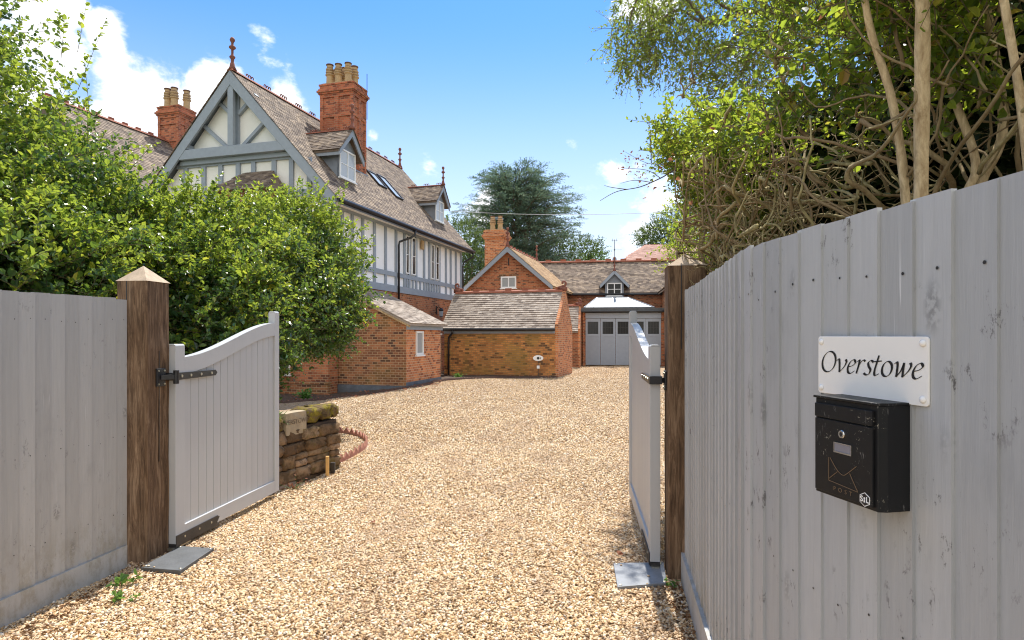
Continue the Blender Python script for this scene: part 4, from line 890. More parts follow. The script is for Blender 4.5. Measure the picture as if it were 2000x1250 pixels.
# ================================================================== FENCES
def resample(P, step):
    P = [Vector((p[0], p[1], 0)) for p in P]; P = catmull(P, 10); d = [0]
    for a, b in zip(P, P[1:]): d.append(d[-1] + (b - a).length)
    def at(s):
        for j in range(len(d) - 1):
            if s <= d[j + 1] + 1e-9: return P[j].lerp(P[j + 1], (s - d[j]) / max(d[j + 1] - d[j], 1e-9))
        return P[-1]
    n = int(d[-1] / step); return [at(i * step) for i in range(n + 1)]
def fence(name, pts, side, top, mat, label, kb_top=.10, kb_bot=-.14, pitch=.1, step_boards=()):
    """feather-edge boards; side=+1 puts the boards' face to the left of the walking direction"""
    t = empty(name, (pts[0][0], pts[0][1], 0), 0, label, 'fence'); off = Vector((pts[0][0], pts[0][1], 0)); Q = resample(pts, pitch)
    m_ = MB()
    for i in range(len(Q) - 1):
        a, b = Q[i], Q[i + 1]; d = (b - a).normalized(); n_ = Vector((-d.y, d.x, 0)) * side
        zt = top + random.uniform(-.004, .004); bb = b + d * .016; z0 = kb_top - .02
        tin, tou = .004, random.uniform(.010, .014)      # thin at the start, thick at its lapped end
        wz = random.uniform(-.003, .003)
        A = a - off; B = bb - off
        vs = [A + Vector((0, 0, z0)), B + Vector((0, 0, z0)), B + n_ * tou + Vector((0, 0, z0)), A + n_ * tin + Vector((0, 0, z0))]
        vs += [A + Vector((0, 0, zt)), B + Vector((0, 0, zt + wz)), B + n_ * tou + Vector((0, 0, zt + wz)), A + n_ * tin + Vector((0, 0, zt))]
        m_.add(vs, [(0, 3, 2, 1), (4, 5, 6, 7), (0, 1, 5, 4), (1, 2, 6, 5), (2, 3, 7, 6), (3, 0, 4, 7)])
        for z in (top - .16, top - .95, kb_top + .22):
            c = A.lerp(B, random.uniform(.70, .82)) + n_ * (tou * .86) + Vector((0, 0, z + random.uniform(-.02, .02))); r_ = random.uniform(.0026, .0042)
            ring = [c + d * (math.cos(q) * r_) + Vector((0, 0, math.sin(q) * r_)) for q in [k * math.pi / 3 for k in range(6)]]
            m_.add([p + n_ * .0016 for p in ring], [(0, 1, 2, 3, 4, 5)], 1)
    bo = m_.build('boards', [mat, M['iron']], t)
    m_ = MB()
    K = Q[::6] + ([Q[-1]] if (len(Q) - 1) % 6 else [])
    for a, b in zip(K, K[1:]):
        d = (b - a).normalized(); n_ = Vector((-d.y, d.x, 0)) * side
        c0, c1 = a - off + n_ * .012, b - off + n_ * .012
        m_.bar(c0 + Vector((0, 0, (kb_top + kb_bot) / 2)), c1 + Vector((0, 0, (kb_top + kb_bot) / 2)), .03, kb_top - kb_bot)
    m_.build('gravel_board', mat, t)
    m_ = MB()
    for z in (top - .2, (top + kb_top) / 2, kb_top + .25):
        for a, b in zip(K, K[1:]):
            d = (b - a).normalized(); n_ = Vector((-d.y, d.x, 0)) * side; m_.bar(a - off - n_ * .03 + Vector((0, 0, z)), b - off - n_ * .03 + Vector((0, 0, z)), .05, .08)
    m_.build('rails', mat, t); return t
left_pts = [(-3.30, 0.2), (-3.15, 1.2), (-2.985, 2.3), (-2.86, 3.1), (-2.755, 3.8), (-2.683, 4.285)]
fence('left_fence'.replace('left_', 'timber_'), left_pts, -1, 1.80, M['fencel'], 'warm grey feather-edge fence on the left ending at the oak gatepost')
right_pts = [(1.128, 4.0), (1.03, 3.4), (.937, 2.85), (.85, 2.4), (.80, 2.1), (.794, 1.9), (.810, 1.7), (.840, 1.5), (.873, 1.3), (.896, 1.1), (.940, .8), (.99, .4), (1.04, 0), (1.1, -.5)]
fence('timber_fence', right_pts, -1, 1.84, M['fencer'], 'scuffed cool grey curved fence carrying the name sign and post box', .135, -.12)

# ================================================================== GATEPOSTS
GRZ = R(-8.2)
def post(x, y, wdt, dep, zt, tip, label, rz=GRZ):
    t = empty('oak_gatepost', (x, y, 0), rz, label, 'gatepost', 'oak gateposts either side of the drive')
    m_ = MB(); ns = 14; c = .012; prof = [(c, 0), (wdt - c, 0), (wdt, c), (wdt, dep - c), (wdt - c, dep), (c, dep), (0, dep - c), (0, c)]
    zs = [-.3 + (zt + .3) * k / ns for k in range(ns + 1)]; vs = []
    for z in zs:
        ox, oy = random.uniform(-.0025, .0025), random.uniform(-.0025, .0025); vs += [(px_ + ox, py_ + oy, z) for px_, py_ in prof]
    fs = [(i * 8 + k, i * 8 + (k + 1) % 8, (i + 1) * 8 + (k + 1) % 8, (i + 1) * 8 + k) for i in range(ns) for k in range(8)]
    m_.add(vs, fs); m_.build('shaft', M['oak'], t)
    m_ = MB(); e = .004; b0 = [(-e, -e), (wdt + e, -e), (wdt + e, dep + e), (-e, dep + e)]
    vs = [(a, b, zt) for a, b in b0] + [(wdt / 2, dep / 2, tip)] + [(a, b, zt - .001) for a, b in b0]
    m_.add(vs, [(0, 1, 4), (1, 2, 4), (2, 3, 4), (3, 0, 4), (8, 7, 6, 5)]); cap = m_.build('pyramid_cap', M['oakend'], t)
    m_ = MB(); m_.prism([(.082, -.0045), (.088, -.0045), (.0865, -.001), (.083, -.001)], 'z', zt - .55, zt)
    m_.prism([(wdt + .0045, .12), (wdt + .0045, .125), (wdt - .001, .124), (wdt - .001, .121)], 'z', zt - 1.3, zt - .5)
    m_.build('drying_crack', M['ink'], t)
    return t
post(-2.812, 4.364, .238, .238, 1.936, 2.055, 'square oak gatepost at the end of the left fence, left gate hung on it')
post(1.030, 4.055, .25, .24, 2.01, 2.10, 'square oak gatepost at the end of the right fence, under the hedge branches')

# ================================================================== GATES
def gate(x, y, L, mirror, label, rz):
    """local x runs from hinge to free end, local +y*mirror is the boarded face seen from the drive"""
    t = empty('timber_gate', (x, y, 0), rz, label, 'gate', 'pair of open painted swan-neck gates')
    T = .07; s = .11; zt0, zt1 = 1.485, 1.787
    Y0, Y1 = -T / 2, T / 2
    m_ = MB(); m_.box(0, s, Y0, Y1, 0, zt0 - .012); m_.prism([(Y0, zt0 - .012), (Y1, zt0 - .012), (Y1 - .012, zt0), (Y0 + .012, zt0)], 'x', 0.0, s); m_.build('hanging_stile', M['gate'], t, bevel=.003)
    m_ = MB(); m_.box(L - .085, L, Y0, Y1, 0, zt1 - .012); m_.prism([(Y0, zt1 - .012), (Y1, zt1 - .012), (Y1 - .012, zt1), (Y0 + .012, zt1)], 'x', L - .085, L); m_.build('closing_stile', M['gate'], t, bevel=.003)
    def zc(u):   # swan neck, upper edge
        u = min(max(u, 0), 1); q = u * u * (3 - 2 * u) * .75 + u * .25
        return 1.385 + (1.672 - 1.385) * q
    n = 28; xa, xb = s, L - .085; up_ = []; lo = []
    for i in range(n + 1):
        u = i / n; xx = xa + (xb - xa) * u; up_.append((xx, zc(u))); lo.append((xx, zc(u) - .125 - .0 * u))
    m_ = MB(); vs = []
    for (xx, zu), (_, zl) in zip(up_, lo): vs += [(xx, Y0 + .001, zl), (xx, Y1 - .001, zl), (xx, Y1 - .001, zu), (xx, Y0 + .001, zu)]
    fs = [(i * 4 + k, i * 4 + (k + 1) % 4, (i + 1) * 4 + (k + 1) % 4, (i + 1) * 4 + k) for i in range(n) for k in range(4)]
    m_.add(vs, fs + [(3, 2, 1, 0), (n * 4, n * 4 + 1, n * 4 + 2, n * 4 + 3)]); m_.build('top_rail', M['gate'], t)
    m_ = MB(); m_.box(xa, xb, Y0 + .002, Y1 - .002, 0, .115); m_.build('bottom_rail', M['gate'], t, bevel=.002)
    nb = 14; bw_ = (xb - xa) / nb; m_ = MB()
    for i in range(nb):
        a0 = xa + i * bw_ + .0025; a1 = a0 + bw_ - .005
        f = lambda xx: zc((xx - xa) / (xb - xa)) - .11
        ya, yb = -.016, .016
        m_.add([(a0, ya, .10), (a1, ya, .10), (a1, yb, .10), (a0, yb, .10), (a0, ya, f(a0)), (a1, ya, f(a1)), (a1, yb, f(a1)), (a0, yb, f(a0))],
               [(0, 3, 2, 1), (4, 5, 6, 7), (0, 1, 5, 4), (1, 2, 6, 5), (2, 3, 7, 6), (3, 0, 4, 7)])
    m_.box(xa, xb, -.010, .010, .10, 1.26); m_.build('boards', M['gate'], t)
    # strap hinge on both faces
    m_ = MB(); zh = 1.245; yf = mirror * (T / 2)
    y0_, y1_ = sorted((yf, yf + mirror * .008))
    m_.prism([(-.03, zh - .028), (.50, zh - .023), (.525, zh), (.50, zh + .023), (-.03, zh + .028)], 'y', y0_, y1_)
    y2, y3 = sorted((-yf, -yf - mirror * .008)); m_.prism([(-.03, zh - .028), (.50, zh - .023), (.525, zh), (.50, zh + .023), (-.03, zh + .028)], 'y', y2, y3)
    m_.box(-.04, -.004, -T / 2 - .008, T / 2 + .008, zh - .027, zh + .027)
    hg = m_.build('strap_hinge', M['black'], t, bevel=.002)
    for bx_ in (.06, .17, .30, .44):
        m_ = MB(); pts = [(bx_ + .011 * math.cos(k * math.pi / 4), zh + .011 * math.sin(k * math.pi / 4)) for k in range(8)]
        ya, yb = sorted((yf + mirror * .0085, yf + mirror * .014)); m_.prism(pts, 'y', ya, yb); m_.build('bolt', M['steel'], hg)
    # steel shoe at the bottom of the hanging stile
    m_ = MB(); y0_, y1_ = sorted((yf + mirror * .001, yf + mirror * .006)); m_.prism([(0, -.02), (.50, -.02), (.56, .045), (.53, .062), (0, .062)], 'y', y0_, y1_)
    m_.box(0, .56, Y0, Y1, -.028, -.004)
    sh = m_.build('bottom_shoe', M['iron'], t, bevel=.002)
    m_ = MB()
    for bx_ in (.10, .28, .44): m_.prism([(bx_ + .009 * math.cos(k), .03 + .009 * math.sin(k)) for k in [q * math.pi / 4 for q in range(8)]], 'y', *sorted((yf + mirror * .0065, yf + mirror * .010)))
    m_.build('bolt', M['steel'], sh)
    m_ = MB(); m_.tube([(.05, 0, -.09), (.05, 0, -.02)], .018, 10); m_.bar((-.02, 0, -.035), (.20, 0, -.035), .05, .02); m_.build('pivot', M['steel'], t); return t
# left: hinge at (-2.53, 4.56) heading away
aL = math.atan2(6.14 - 4.56, -2.365 + 2.530); gate(-2.530, 4.56, 1.60, -1, 'open pale grey swan-neck gate hung on the left gatepost, boarded face fully seen', aL)
aR = math.atan2(6.04 - 4.20, 1.185 - .979); gate(.979, 4.20, 1.85, 1, 'open pale grey swan-neck gate hung on the right gatepost, seen almost edge on', aR)
def hinge_pin(x, y, rz, label, mx):
    t = empty('hinge_bracket', (x, y, 1.245), rz, label, 'hinge bracket', 'black gate hinge brackets on the oak posts'); m_ = MB()
    m_.box(0, .012, -.045, .045, -.065, .065); m_.bar((0.01, 0, 0), (.085, mx * .06, 0), .03, .035); m_.lathe((.085, mx * .06, -.05), [(.02, 0), (.02, .1)], 10); m_.build('plate', M['black'], t, bevel=.002)
    m_ = MB()
    for yy_ in (-.03, .03):
        for zz in (-.048, .048): m_.prism([(yy_ + .007 * math.cos(k), zz + .007 * math.sin(k)) for k in [q * math.pi / 4 for q in range(8)]], 'x', .0125, .018)
    m_.build('bolt', M['steel'], t)
hinge_pin(-2.556, 4.46, GRZ, 'black hinge bracket bolted to the left gatepost', 1)
hinge_pin(1.045, 4.17, GRZ + math.pi, 'black hinge bracket bolted to the right gatepost', -1)
def motor_plate(pts, z, label):
    qx_ = np.array([p[0] for p in pts]); qy_ = np.array([p[1] for p in pts]); k_ = 7; w4 = rng.dirichlet([.12] * 4, k_); X_ = w4 @ qx_; Y_ = w4 @ qy_; s3 = rng.uniform(.006, .011, (k_, 1, 1))
    VV = IV[None] * s3 * np.array([1.2, .9, .55]) + np.stack([X_, Y_, np.full(k_, z + .005)], -1)[:, None]
    np_mesh('strewn_pebbles', VV.reshape(-1, 3), (IF[None] + (np.arange(k_) * 12)[:, None, None]).reshape(-1, 3), M['pebble'], smooth=True, kind='stuff', label='few stray pebbles lying on the ' + label.split(' in ')[0] + label[label.index(' under'):], cat='gravel')
    t = empty('gate_motor_cover', (pts[0][0], pts[0][1], z), 0, label, 'cover plate', 'grey steel covers of the gate motors'); q = [(p[0] - pts[0][0], p[1] - pts[0][1]) for p in pts]
    m_ = MB(); m_.prism(q, 'z', -.05, .0); m_.build('plate', M['zinc'] if pts[0][0] > 0 else M['slate'], t, bevel=.003)
    m_ = MB(); cx = sum(a for a, b in q) / len(q); cy = sum(b for a, b in q) / len(q)
    for a, b in q: m_.lathe((a + (cx - a) * .12, b + (cy - b) * .12, 0), [(.009, 0), (.009, .004), (.003, .006)], 8)
    m_.build('screw', M['steel'], t)
def gp(px, py, z=-.035): d = (1.55 - z) * 1200 / (py - 655); return ((px - 1000) / 1200 * d, d)
motor_plate([gp(275, 1108), gp(352, 1114), gp(418, 1070), gp(352, 1066)], -.035, 'grey steel motor cover in the gravel under the left gate')
motor_plate([gp(1206, 1146), gp(1303, 1138), gp(1296, 1098), gp(1198, 1099)], -.035, 'grey steel motor cover in the gravel under the right gate')

# ================================================================== NAME SIGN
sa = math.atan2(1.272 - 1.605, .862 - .80)
SG = empty('name_sign', (.831, 1.4385, 1.4745), sa, 'white acrylic name sign lettered in black italics above the post box', 'sign')
Wd, Hg = .339, .146
def rrect(w_, h_, r_, n=5):
    out = []
    for cx, cy, a0 in ((w_ / 2 - r_, h_ / 2 - r_, 0), (-w_ / 2 + r_, h_ / 2 - r_, 90), (-w_ / 2 + r_, -h_ / 2 + r_, 180), (w_ / 2 - r_, -h_ / 2 + r_, 270)):
        out += [(cx + r_ * math.cos(R(a0 + 90 * k / n)), cy + r_ * math.sin(R(a0 + 90 * k / n))) for k in range(n + 1)]
    return out
m = MB(); m.prism(rrect(Wd, Hg, .008), 'y', 0, .005); m.build('plate', M['acrylic'], SG, bevel=.001)
for sx in (-1, 1):
    for sz in (-1, 1):
        m = MB(); c = (sx * (Wd / 2 - .013), sz * (Hg / 2 - .014)); vs = []
        for r_, y_ in ((.0078, -.0005), (.0075, -.003), (.004, -.0055), (.0, -.006)): vs.append((r_, y_))
        ring = []
        for r_, y_ in vs: ring += [(c[0] + r_ * math.cos(k * math.pi / 6), y_, c[1] + r_ * math.sin(k * math.pi / 6)) for k in range(12)]
        m.add(ring, [(i * 12 + k, i * 12 + (k + 1) % 12, (i + 1) * 12 + (k + 1) % 12, (i + 1) * 12 + k) for i in range(3) for k in range(12)]); m.build('screw_cap', M['acrylic'], SG, smooth=True)
def ell(cx, cy, rx, ry, n=28, a0=60): return [(cx + rx * math.cos(R(a0 + 360 * k / n)), cy + ry * math.sin(R(a0 + 360 * k / n))) for k in range(n + 1)]
GL = {
 'O': (1.22, [ell(.58, .74, .53, .77)]),
 'v': (.86, [[(-.02, .84), (.12, .98), (.22, .72), (.34, .02)], [(.34, .02), (.62, .42), (.74, .78), (.66, .98)]]),
 'e': (.68, [[(.10, .46), (.38, .56), (.55, .78), (.42, .98), (.18, .82), (.06, .42), (.14, .08), (.34, .0), (.60, .20)]]),
 'r': (.62, [[(.0, .84), (.14, .98), (.14, .6), (.08, .02)], [(.11, .50), (.24, .82), (.42, .99), (.56, .92)]]),
 's': (.60, [[(.52, .88), (.34, .99), (.17, .84), (.24, .58), (.40, .36), (.34, .06), (.14, -.01), (-.02, .10)]]),
 't': (.52, [[(.20, 1.36), (.13, .8), (.09, .25), (.18, .0), (.42, .14)], [(-.04, .92), (.44, 1.0)]]),
 'o': (.78, [ell(.35, .49, .31, .50)]),
 'w': (1.12, [[(-.02, .84), (.12, .98), (.20, .7), (.24, .02)], [(.24, .02), (.46, .45), (.56, .96)], [(.56, .96), (.58, .5), (.62, .02)], [(.62, .02), (.90, .45), (1.0, .78), (.92, .98)]]),
}
def letter_strokes(mb, text, x0, z0, sc_, y, pen=.155, ang=38, shear=.19):
    x = x0
    for ch in text:
        adv, strokes = GL[ch]
        for st in strokes:
            P = [Vector((a, b, 0)) for a, b in st]
            if len(P) < 20: P = catmull(P, 8)
            ca, sa_ = math.cos(R(ang)) * pen / 2, math.sin(R(ang)) * pen / 2; L_ = []; 
            for i, p in enumerate(P):
                d = (P[min(i + 1, len(P) - 1)] - P[max(i - 1, 0)]).normalized(); nrm_ = Vector((-d.y, d.x, 0)); k = nrm_.x * ca + nrm_.y * sa_
                hw = max(abs(k), .022); L_.append((p + nrm_ * hw, p - nrm_ * hw))
            pr = lambda q: (x + (q.x + shear * q.y) * sc_, z0 + q.y * sc_ * .76)
            vs = []; 
            for a, b in L_:
                (ax, az), (bx_, bz_) = pr(a), pr(b); vs += [(ax, y, az), (bx_, y, bz_)]
            mb.add(vs, [(2 * i, 2 * i + 1, 2 * i + 3, 2 * i + 2) for i in range(len(L_) - 1)])
        x += adv * sc_
    return x - x0
m = MB(); tw_ = sum(GL[c][0] for c in 'Overstowe'); k = .316 / tw_
letter_strokes(m, 'Overstowe', -.160, -.0165, k, -.0012); m.build('lettering', M['ink'], SG)

# ================================================================== POST BOX
pa = math.atan2(1.306 - 1.50, .780 - .739)
def box_paint():
    m, t, b = material('post_box_enamel'); v = tco(t)
    sp = t.maprange(t.noise(v, 150, 4, 0.8), 0.61, 0.66); rg = t.maprange(t.noise(v, 14, 3), 0.52, 0.62)
    web = t.maprange(t.noise(t.scale(v, (1, 1, .3)), 75, 5, .8, 1.5), 0.57, 0.64, 0, .7)
    c = t.mix(t.math('MULTIPLY', sp, rg), (0.010, 0.010, 0.011), (0.42, 0.38, 0.30)); c = t.mix(t.math('MULTIPLY', web, t.maprange(t.noise(v, 11, 2), .55, .62)), c, (0.22, 0.21, 0.20))
    finish(t, b, c, t.ramp(t.noise(v, 20, 4), [(.3, .38), (.7, .55)]), spec=.3); return m
M['boxpaint'] = box_paint()
PB = empty('post_box', (.7595, 1.403, 1.171), pa, 'black wall-mounted post box with keyhole and envelope emblem under the name sign', 'post box')
hw, hh, dp = .1, .228, .088
m = MB(); m.prism([(-hw, .004), (-hw, dp), (hw - .001, dp), (hw - .001, .022), (hw - .008, .004)], 'z', 0, hh); m.build('body', M['boxpaint'], PB, bevel=.0015)
m = MB(); m.prism([(-hw - .002, -.002), (-hw - .002, dp), (hw + .001, dp), (hw + .001, .020), (hw - .006, -.002)], 'z', hh + .0005, hh + .006)
m.build('lid', M['boxpaint'], PB, bevel=.001)
m = MB(); m.box(-hw + .006, hw - .016, -.003, .0035, .008, hh - .048); m.build('door', M['boxpaint'], PB, bevel=.001)
m = MB(); m.box(-hw + .006, hw - .016, -.004, .0035, hh - .044, hh - .012); m.build('letter_flap', M['boxpaint'], PB, bevel=.001)
m = MB()
def disc(mb, cx, cz, prof, n=16):
    ring = []
    for r_, y_ in prof: ring += [(cx + r_ * math.cos(2 * math.pi * k / n), y_, cz + r_ * math.sin(2 * math.pi * k / n)) for k in range(n)]
    np_ = len(prof); mb.add(ring, [(i * n + k, i * n + (k + 1) % n, (i + 1) * n + (k + 1) % n, (i + 1) * n + k) for i in range(np_ - 1) for k in range(n)] + [tuple((np_ - 1) * n + k for k in range(n))])
M['chrome'] = plain('chrome', (.7, .69, .66), .22, .05, 5, 0, metal=1.0)
disc(m, -.003, hh - .075, [(.0095, -.003), (.0095, -.006), (.0085, -.0075)]); lk = m.build('lock', M['chrome'], PB)
m = MB(); disc(m, -.003, hh - .075, [(.004, -.0076), (.0038, -.0082)]); m.box(-.0042, -.0018, -.0088, -.0082, hh - .080, hh - .070); m.build('keyhole', M['iron'], lk)
m = MB(); x0, x1, z0, z1 = -.028, .027, hh - .120, hh - .096
m.box(x0, x1, -.0062, -.003, z0, z0 + .0035); m.box(x0, x1, -.0062, -.003, z1 - .002, z1); m.box(x0, x0 + .0022, -.006, -.003, z0 + .0035, z1 - .002); m.box(x1 - .0022, x1, -.006, -.003, z0 + .0035, z1 - .002)
nf = m.build('name_holder', M['chrome'], PB); m = MB(); m.box(x0 + .002, x1 - .002, -.0045, -.003, z0 + .0035, z1 - .002); m.build('name_card', plain('grey_card', (.22, .21, .24), .4), nf)
m = MB(); ex0, ex1, ez0, ez1 = -.046, .040, .038, .092; yl = -.0038; t_ = .0010
for p_, q_ in (((ex0, ez0), (ex0, ez1)), ((ex0, ez0), (ex1 + .004, ez0 - .006)), ((ex0, ez0 + .004), (ex0 + .028, ez0 + .026)), ((ex1 + .004, ez0 - .006), (ex1 - .020, ez0 + .030))): m.bar((p_[0], yl, p_[1]), (q_[0], yl, q_[1]), t_, t_, (0, 1, 0))
fl = catmull([(ex0 + .004, ez1, 0), (ex0 + .022, ez1 - .020, 0), (ex0 + .036, ez1 - .030, 0), (ex0 + .047, ez1 - .032, 0), (ex0 + .058, ez1 - .026, 0), (ex1, ez1 - .004, 0)], 4)
for a, b in zip(fl, fl[1:]): m.bar((a.x, yl, a.y), (b.x, yl, b.y), t_, t_, (0, 1, 0))
m.build('envelope_emblem', M['etch'], PB)
def text_part(body, size, loc, mat, parent, name, rot=(R(90), 0, 0), ext=.0003, space=1.0, shear=0, align='CENTER', off=0):
    cu = bpy.data.curves.new(name, 'FONT'); cu.body = body; cu.size = size; cu.extrude = ext; cu.align_x = align; cu.align_y = 'CENTER'; cu.space_character = space; cu.shear = shear; cu.offset = off
    cu.materials.append(mat); o = bpy.data.objects.new(name + '_outline', cu); COL.objects.link(o); bpy.context.view_layer.update()
    me = bpy.data.meshes.new_from_object(o.evaluated_get(bpy.context.evaluated_depsgraph_get())); bpy.data.objects.remove(o)
    o = bpy.data.objects.new(name, me); o.location = loc; o.rotation_euler = rot; return link(o, parent)
text_part('POST', .0145, (-.002, -.0036, .0225), M['etch'], PB, 'lettering', space=2.1, off=-.0002)
hexo = [(.0155 * math.cos(R(30 + 60 * k)), .0155 * math.sin(R(30 + 60 * k))) for k in range(6)]
ST = MB(); sx_, sz_ = hw - .036, .021
ST.prism([(sx_ + a * 1.05, sz_ + b) for a, b in hexo], 'y', -.0040, -.0030); stk = ST.build('maker_sticker', M['white'], PB)
m = MB(); m.prism([(sx_ + a * .93, sz_ + b * .88) for a, b in hexo], 'y', -.0044, -.00405); m.build('sticker_field', M['ink'], stk)
text_part('S', .0175, (sx_ - .0078, -.0049, sz_), M['white'], stk, 'lettering', off=.0004); text_part('L', .0175, (sx_ + .0085, -.0049, sz_), M['white'], stk, 'lettering', off=.0004)
m = MB(); m.prism([(sx_ + .0024 * math.cos(k * .6283), sz_ + .0028 + .0024 * math.sin(k * .6283)) for k in range(10)], 'y', -.0049, -.0046); m.prism([(sx_ - .001, sz_ + .0022), (sx_ + .001, sz_ + .0022), (sx_ + .0022, sz_ - .0062), (sx_ - .0022, sz_ - .0062)], 'y', -.0050, -.0046); m.build('keyhole_mark', M['white'], stk)

# ================================================================== STONE WALL
SW = empty('stone_wall', (-2.20, 7.42, -.06), 0, 'low mossy sandstone garden wall beyond the left gate', 'wall')
dW = Vector((-.36, -1.0, 0)).normalized(); nW = Vector((dW.y * -1, dW.x, 0)); nW = Vector((.94, -.34, 0)).normalized()
m = MB(); z = -.06; row = 0; total = 2.3
def rough_stone(mb, c, l, d_, h, j=.012, rnd=.18):
    """a rounded lump of stone: 4x4x3 cage pulled in at its corners"""
    c = Vector(c); n1, n2, n3 = 4, 3, 4; idx = {}; vs = []; fs = []
    def P(i, k, q):
        key = (i, k, q)
        if key in idx: return idx[key]
        u, v_, w_ = i / n1 * 2 - 1, k / n2 * 2 - 1, q / n3 * 2 - 1
        e = (abs(u) ** 6 + abs(v_) ** 6 + abs(w_) ** 6) ** (1 / 6.0) if (u or v_ or w_) else 1; s_ = 1 / e if e > 1 else 1
        r2 = 1 - rnd * ((abs(u) > .99) + (abs(v_) > .99) + (abs(w_) > .99) - 1) * .28
        p = dW * (u * l / 2 * r2) + nW * (v_ * d_ / 2 * r2) + Vector((0, 0, w_ * h / 2 * r2)) + Vector((random.gauss(0, j * .6), random.gauss(0, j * .6), random.gauss(0, j * .5)))
        idx[key] = len(vs); vs.append(c + p); return idx[key]
    for i in range(n1):
        for q in range(n3):
            fs.append((P(i, 0, q), P(i + 1, 0, q), P(i + 1, 0, q + 1), P(i, 0, q + 1))); fs.append((P(i, n2, q), P(i, n2, q + 1), P(i + 1, n2, q + 1), P(i + 1, n2, q)))
    for i in range(n1):
        for k in range(n2):
            fs.append((P(i, k, 0), P(i, k + 1, 0), P(i + 1, k + 1, 0), P(i + 1, k, 0))); fs.append((P(i, k, n3), P(i + 1, k, n3), P(i + 1, k + 1, n3), P(i, k + 1, n3)))
    for k in range(n2):
        for q in range(n3):
            fs.append((P(0, k, q), P(0, k, q + 1), P(0, k + 1, q + 1), P(0, k + 1, q))); fs.append((P(n1, k, q), P(n1, k + 1, q), P(n1, k + 1, q + 1), P(n1, k, q + 1)))
    mb.add(vs, fs)
z = -.10
for row, h in enumerate((.15, .13, .15, .12, .13)):
    s_ = random.uniform(0, .05) - .02
    while s_ < total:
        l = random.uniform(.16, .42); c = dW * (s_ + l / 2) + Vector((0, 0, z + h / 2)) + nW * random.uniform(-.012, .012); 
        if random.random() < .25: rough_stone(m, c + Vector((0, 0, h * .26)), l - .006, .31, h * .48, .007); rough_stone(m, c - Vector((0, 0, h * .26)) , l - .012, .30, h * .50, .007)
        else: rough_stone(m, c + Vector((0, 0, random.uniform(-.01, .01))), l - random.uniform(.0, .014), .30 + random.uniform(-.02, .03), h * random.uniform(.9, 1.06), .012, .12)
        s_ += l
    z += h
m.build('stones', M['stone'], SW, smooth=True)
m = MB(); m.bar(Vector((0, 0, .28)) + dW * .03, Vector((0, 0, .28)) + dW * (total - .02), .235, .66); m.build('core', M['soil'], SW)
m = MB(); s_ = .0
for l, h, lift in ((.16, .15, .02), (.17, .16, .01), (.26, .17, .0)):
    rough_stone(m, dW * (s_ + l / 2) + Vector((0, 0, .62 + h / 2 + lift)), l, .3, h, .022, .45); s_ += l + .005
cs = s_; s_ += .0
s_ = cs + .36
for l, h in ((.2, .15), (.24, .13), (.3, .16), (.25, .14), (.3, .13)):
    rough_stone(m, dW * (s_ + l / 2) + Vector((0, 0, .62 + h / 2 - .02)), l, .28, h, .02, .4); s_ += l
m.build('mossy_coping', M['moss'], SW, smooth=True)
cx = dW * (cs + .17) + nW * .10 + Vector((0, 0, .66)); m = MB()
rough_stone(m, cx - nW * .03, .335, .15, .25, .0035, .10); m.build('carved_block', M['carved'], SW, smooth=False)
o = text_part('VERSTOWE', .072, tuple(cx + nW * .0490 + Vector((0, 0, .02))), plain('carved_shadow', (.16, .12, .08), .9), SW, 'carved_lettering', rot=(R(90), 0, math.atan2(-dW.y, -dW.x)), ext=.001); 
# grass growing on the wall top
n = 260; B = np.array([list(Vector((-2.20, 7.42, .66)) + dW * random.uniform(.95, 2.2) + nW * random.uniform(-.12, .12)) for _ in range(n)])
D = unit(rng.normal(0, .6, (n, 3)) + [.1, -.1, .7]); V, F = leaves(B, D, unit(rng.normal(0, 1, (n, 3))), rng.uniform(.08, .2, n), rng.uniform(.006, .012, n))
np_mesh('wall_grass', V, F, M['weed'], kind='stuff', label='green grass tufts on top of the sandstone wall', cat='grass')
# red edging loop
loop = [(-2.16, 7.62), (-2.10, 7.95), (-2.05, 8.4), (-2.08, 8.8), (-2.2, 9.2), (-2.45, 9.6), (-2.75, 9.85), (-3.2, 10.0)]
serrated('red_edging', catmull([(x, y, 0) for x, y in loop], 6), M['edgered'], .11, .022, .15, 'short red toothed edging looping round the end of the stone wall')
STK = empty('marker_peg', (-2.10, 6.99, -.06), R(10), 'yellow pine peg standing in gravel by the stone wall', 'peg'); m = MB(); m.box(-.018, .018, -.018, .018, -.1, .235); m.build('peg', M['stake'], STK, bevel=.002)
SP = empty('cable_post', (-2.07, 7.10, -.06), 0, 'small dark post with looped black cable behind the yellow peg', 'post'); m = MB(); m.box(-.025, .025, -.02, .02, -.1, .14); m.build('post', M['iron'], SP, bevel=.003)
m = MB(); m.tube(catmull([(-.04, 0, .02), (-.08, -.02, .05), (-.15, -.06, .06), (-.20, -.14, .03), (-.22, -.2, -.03)], 5), .012, 8); m.build('cable', M['black'], SP, smooth=True)
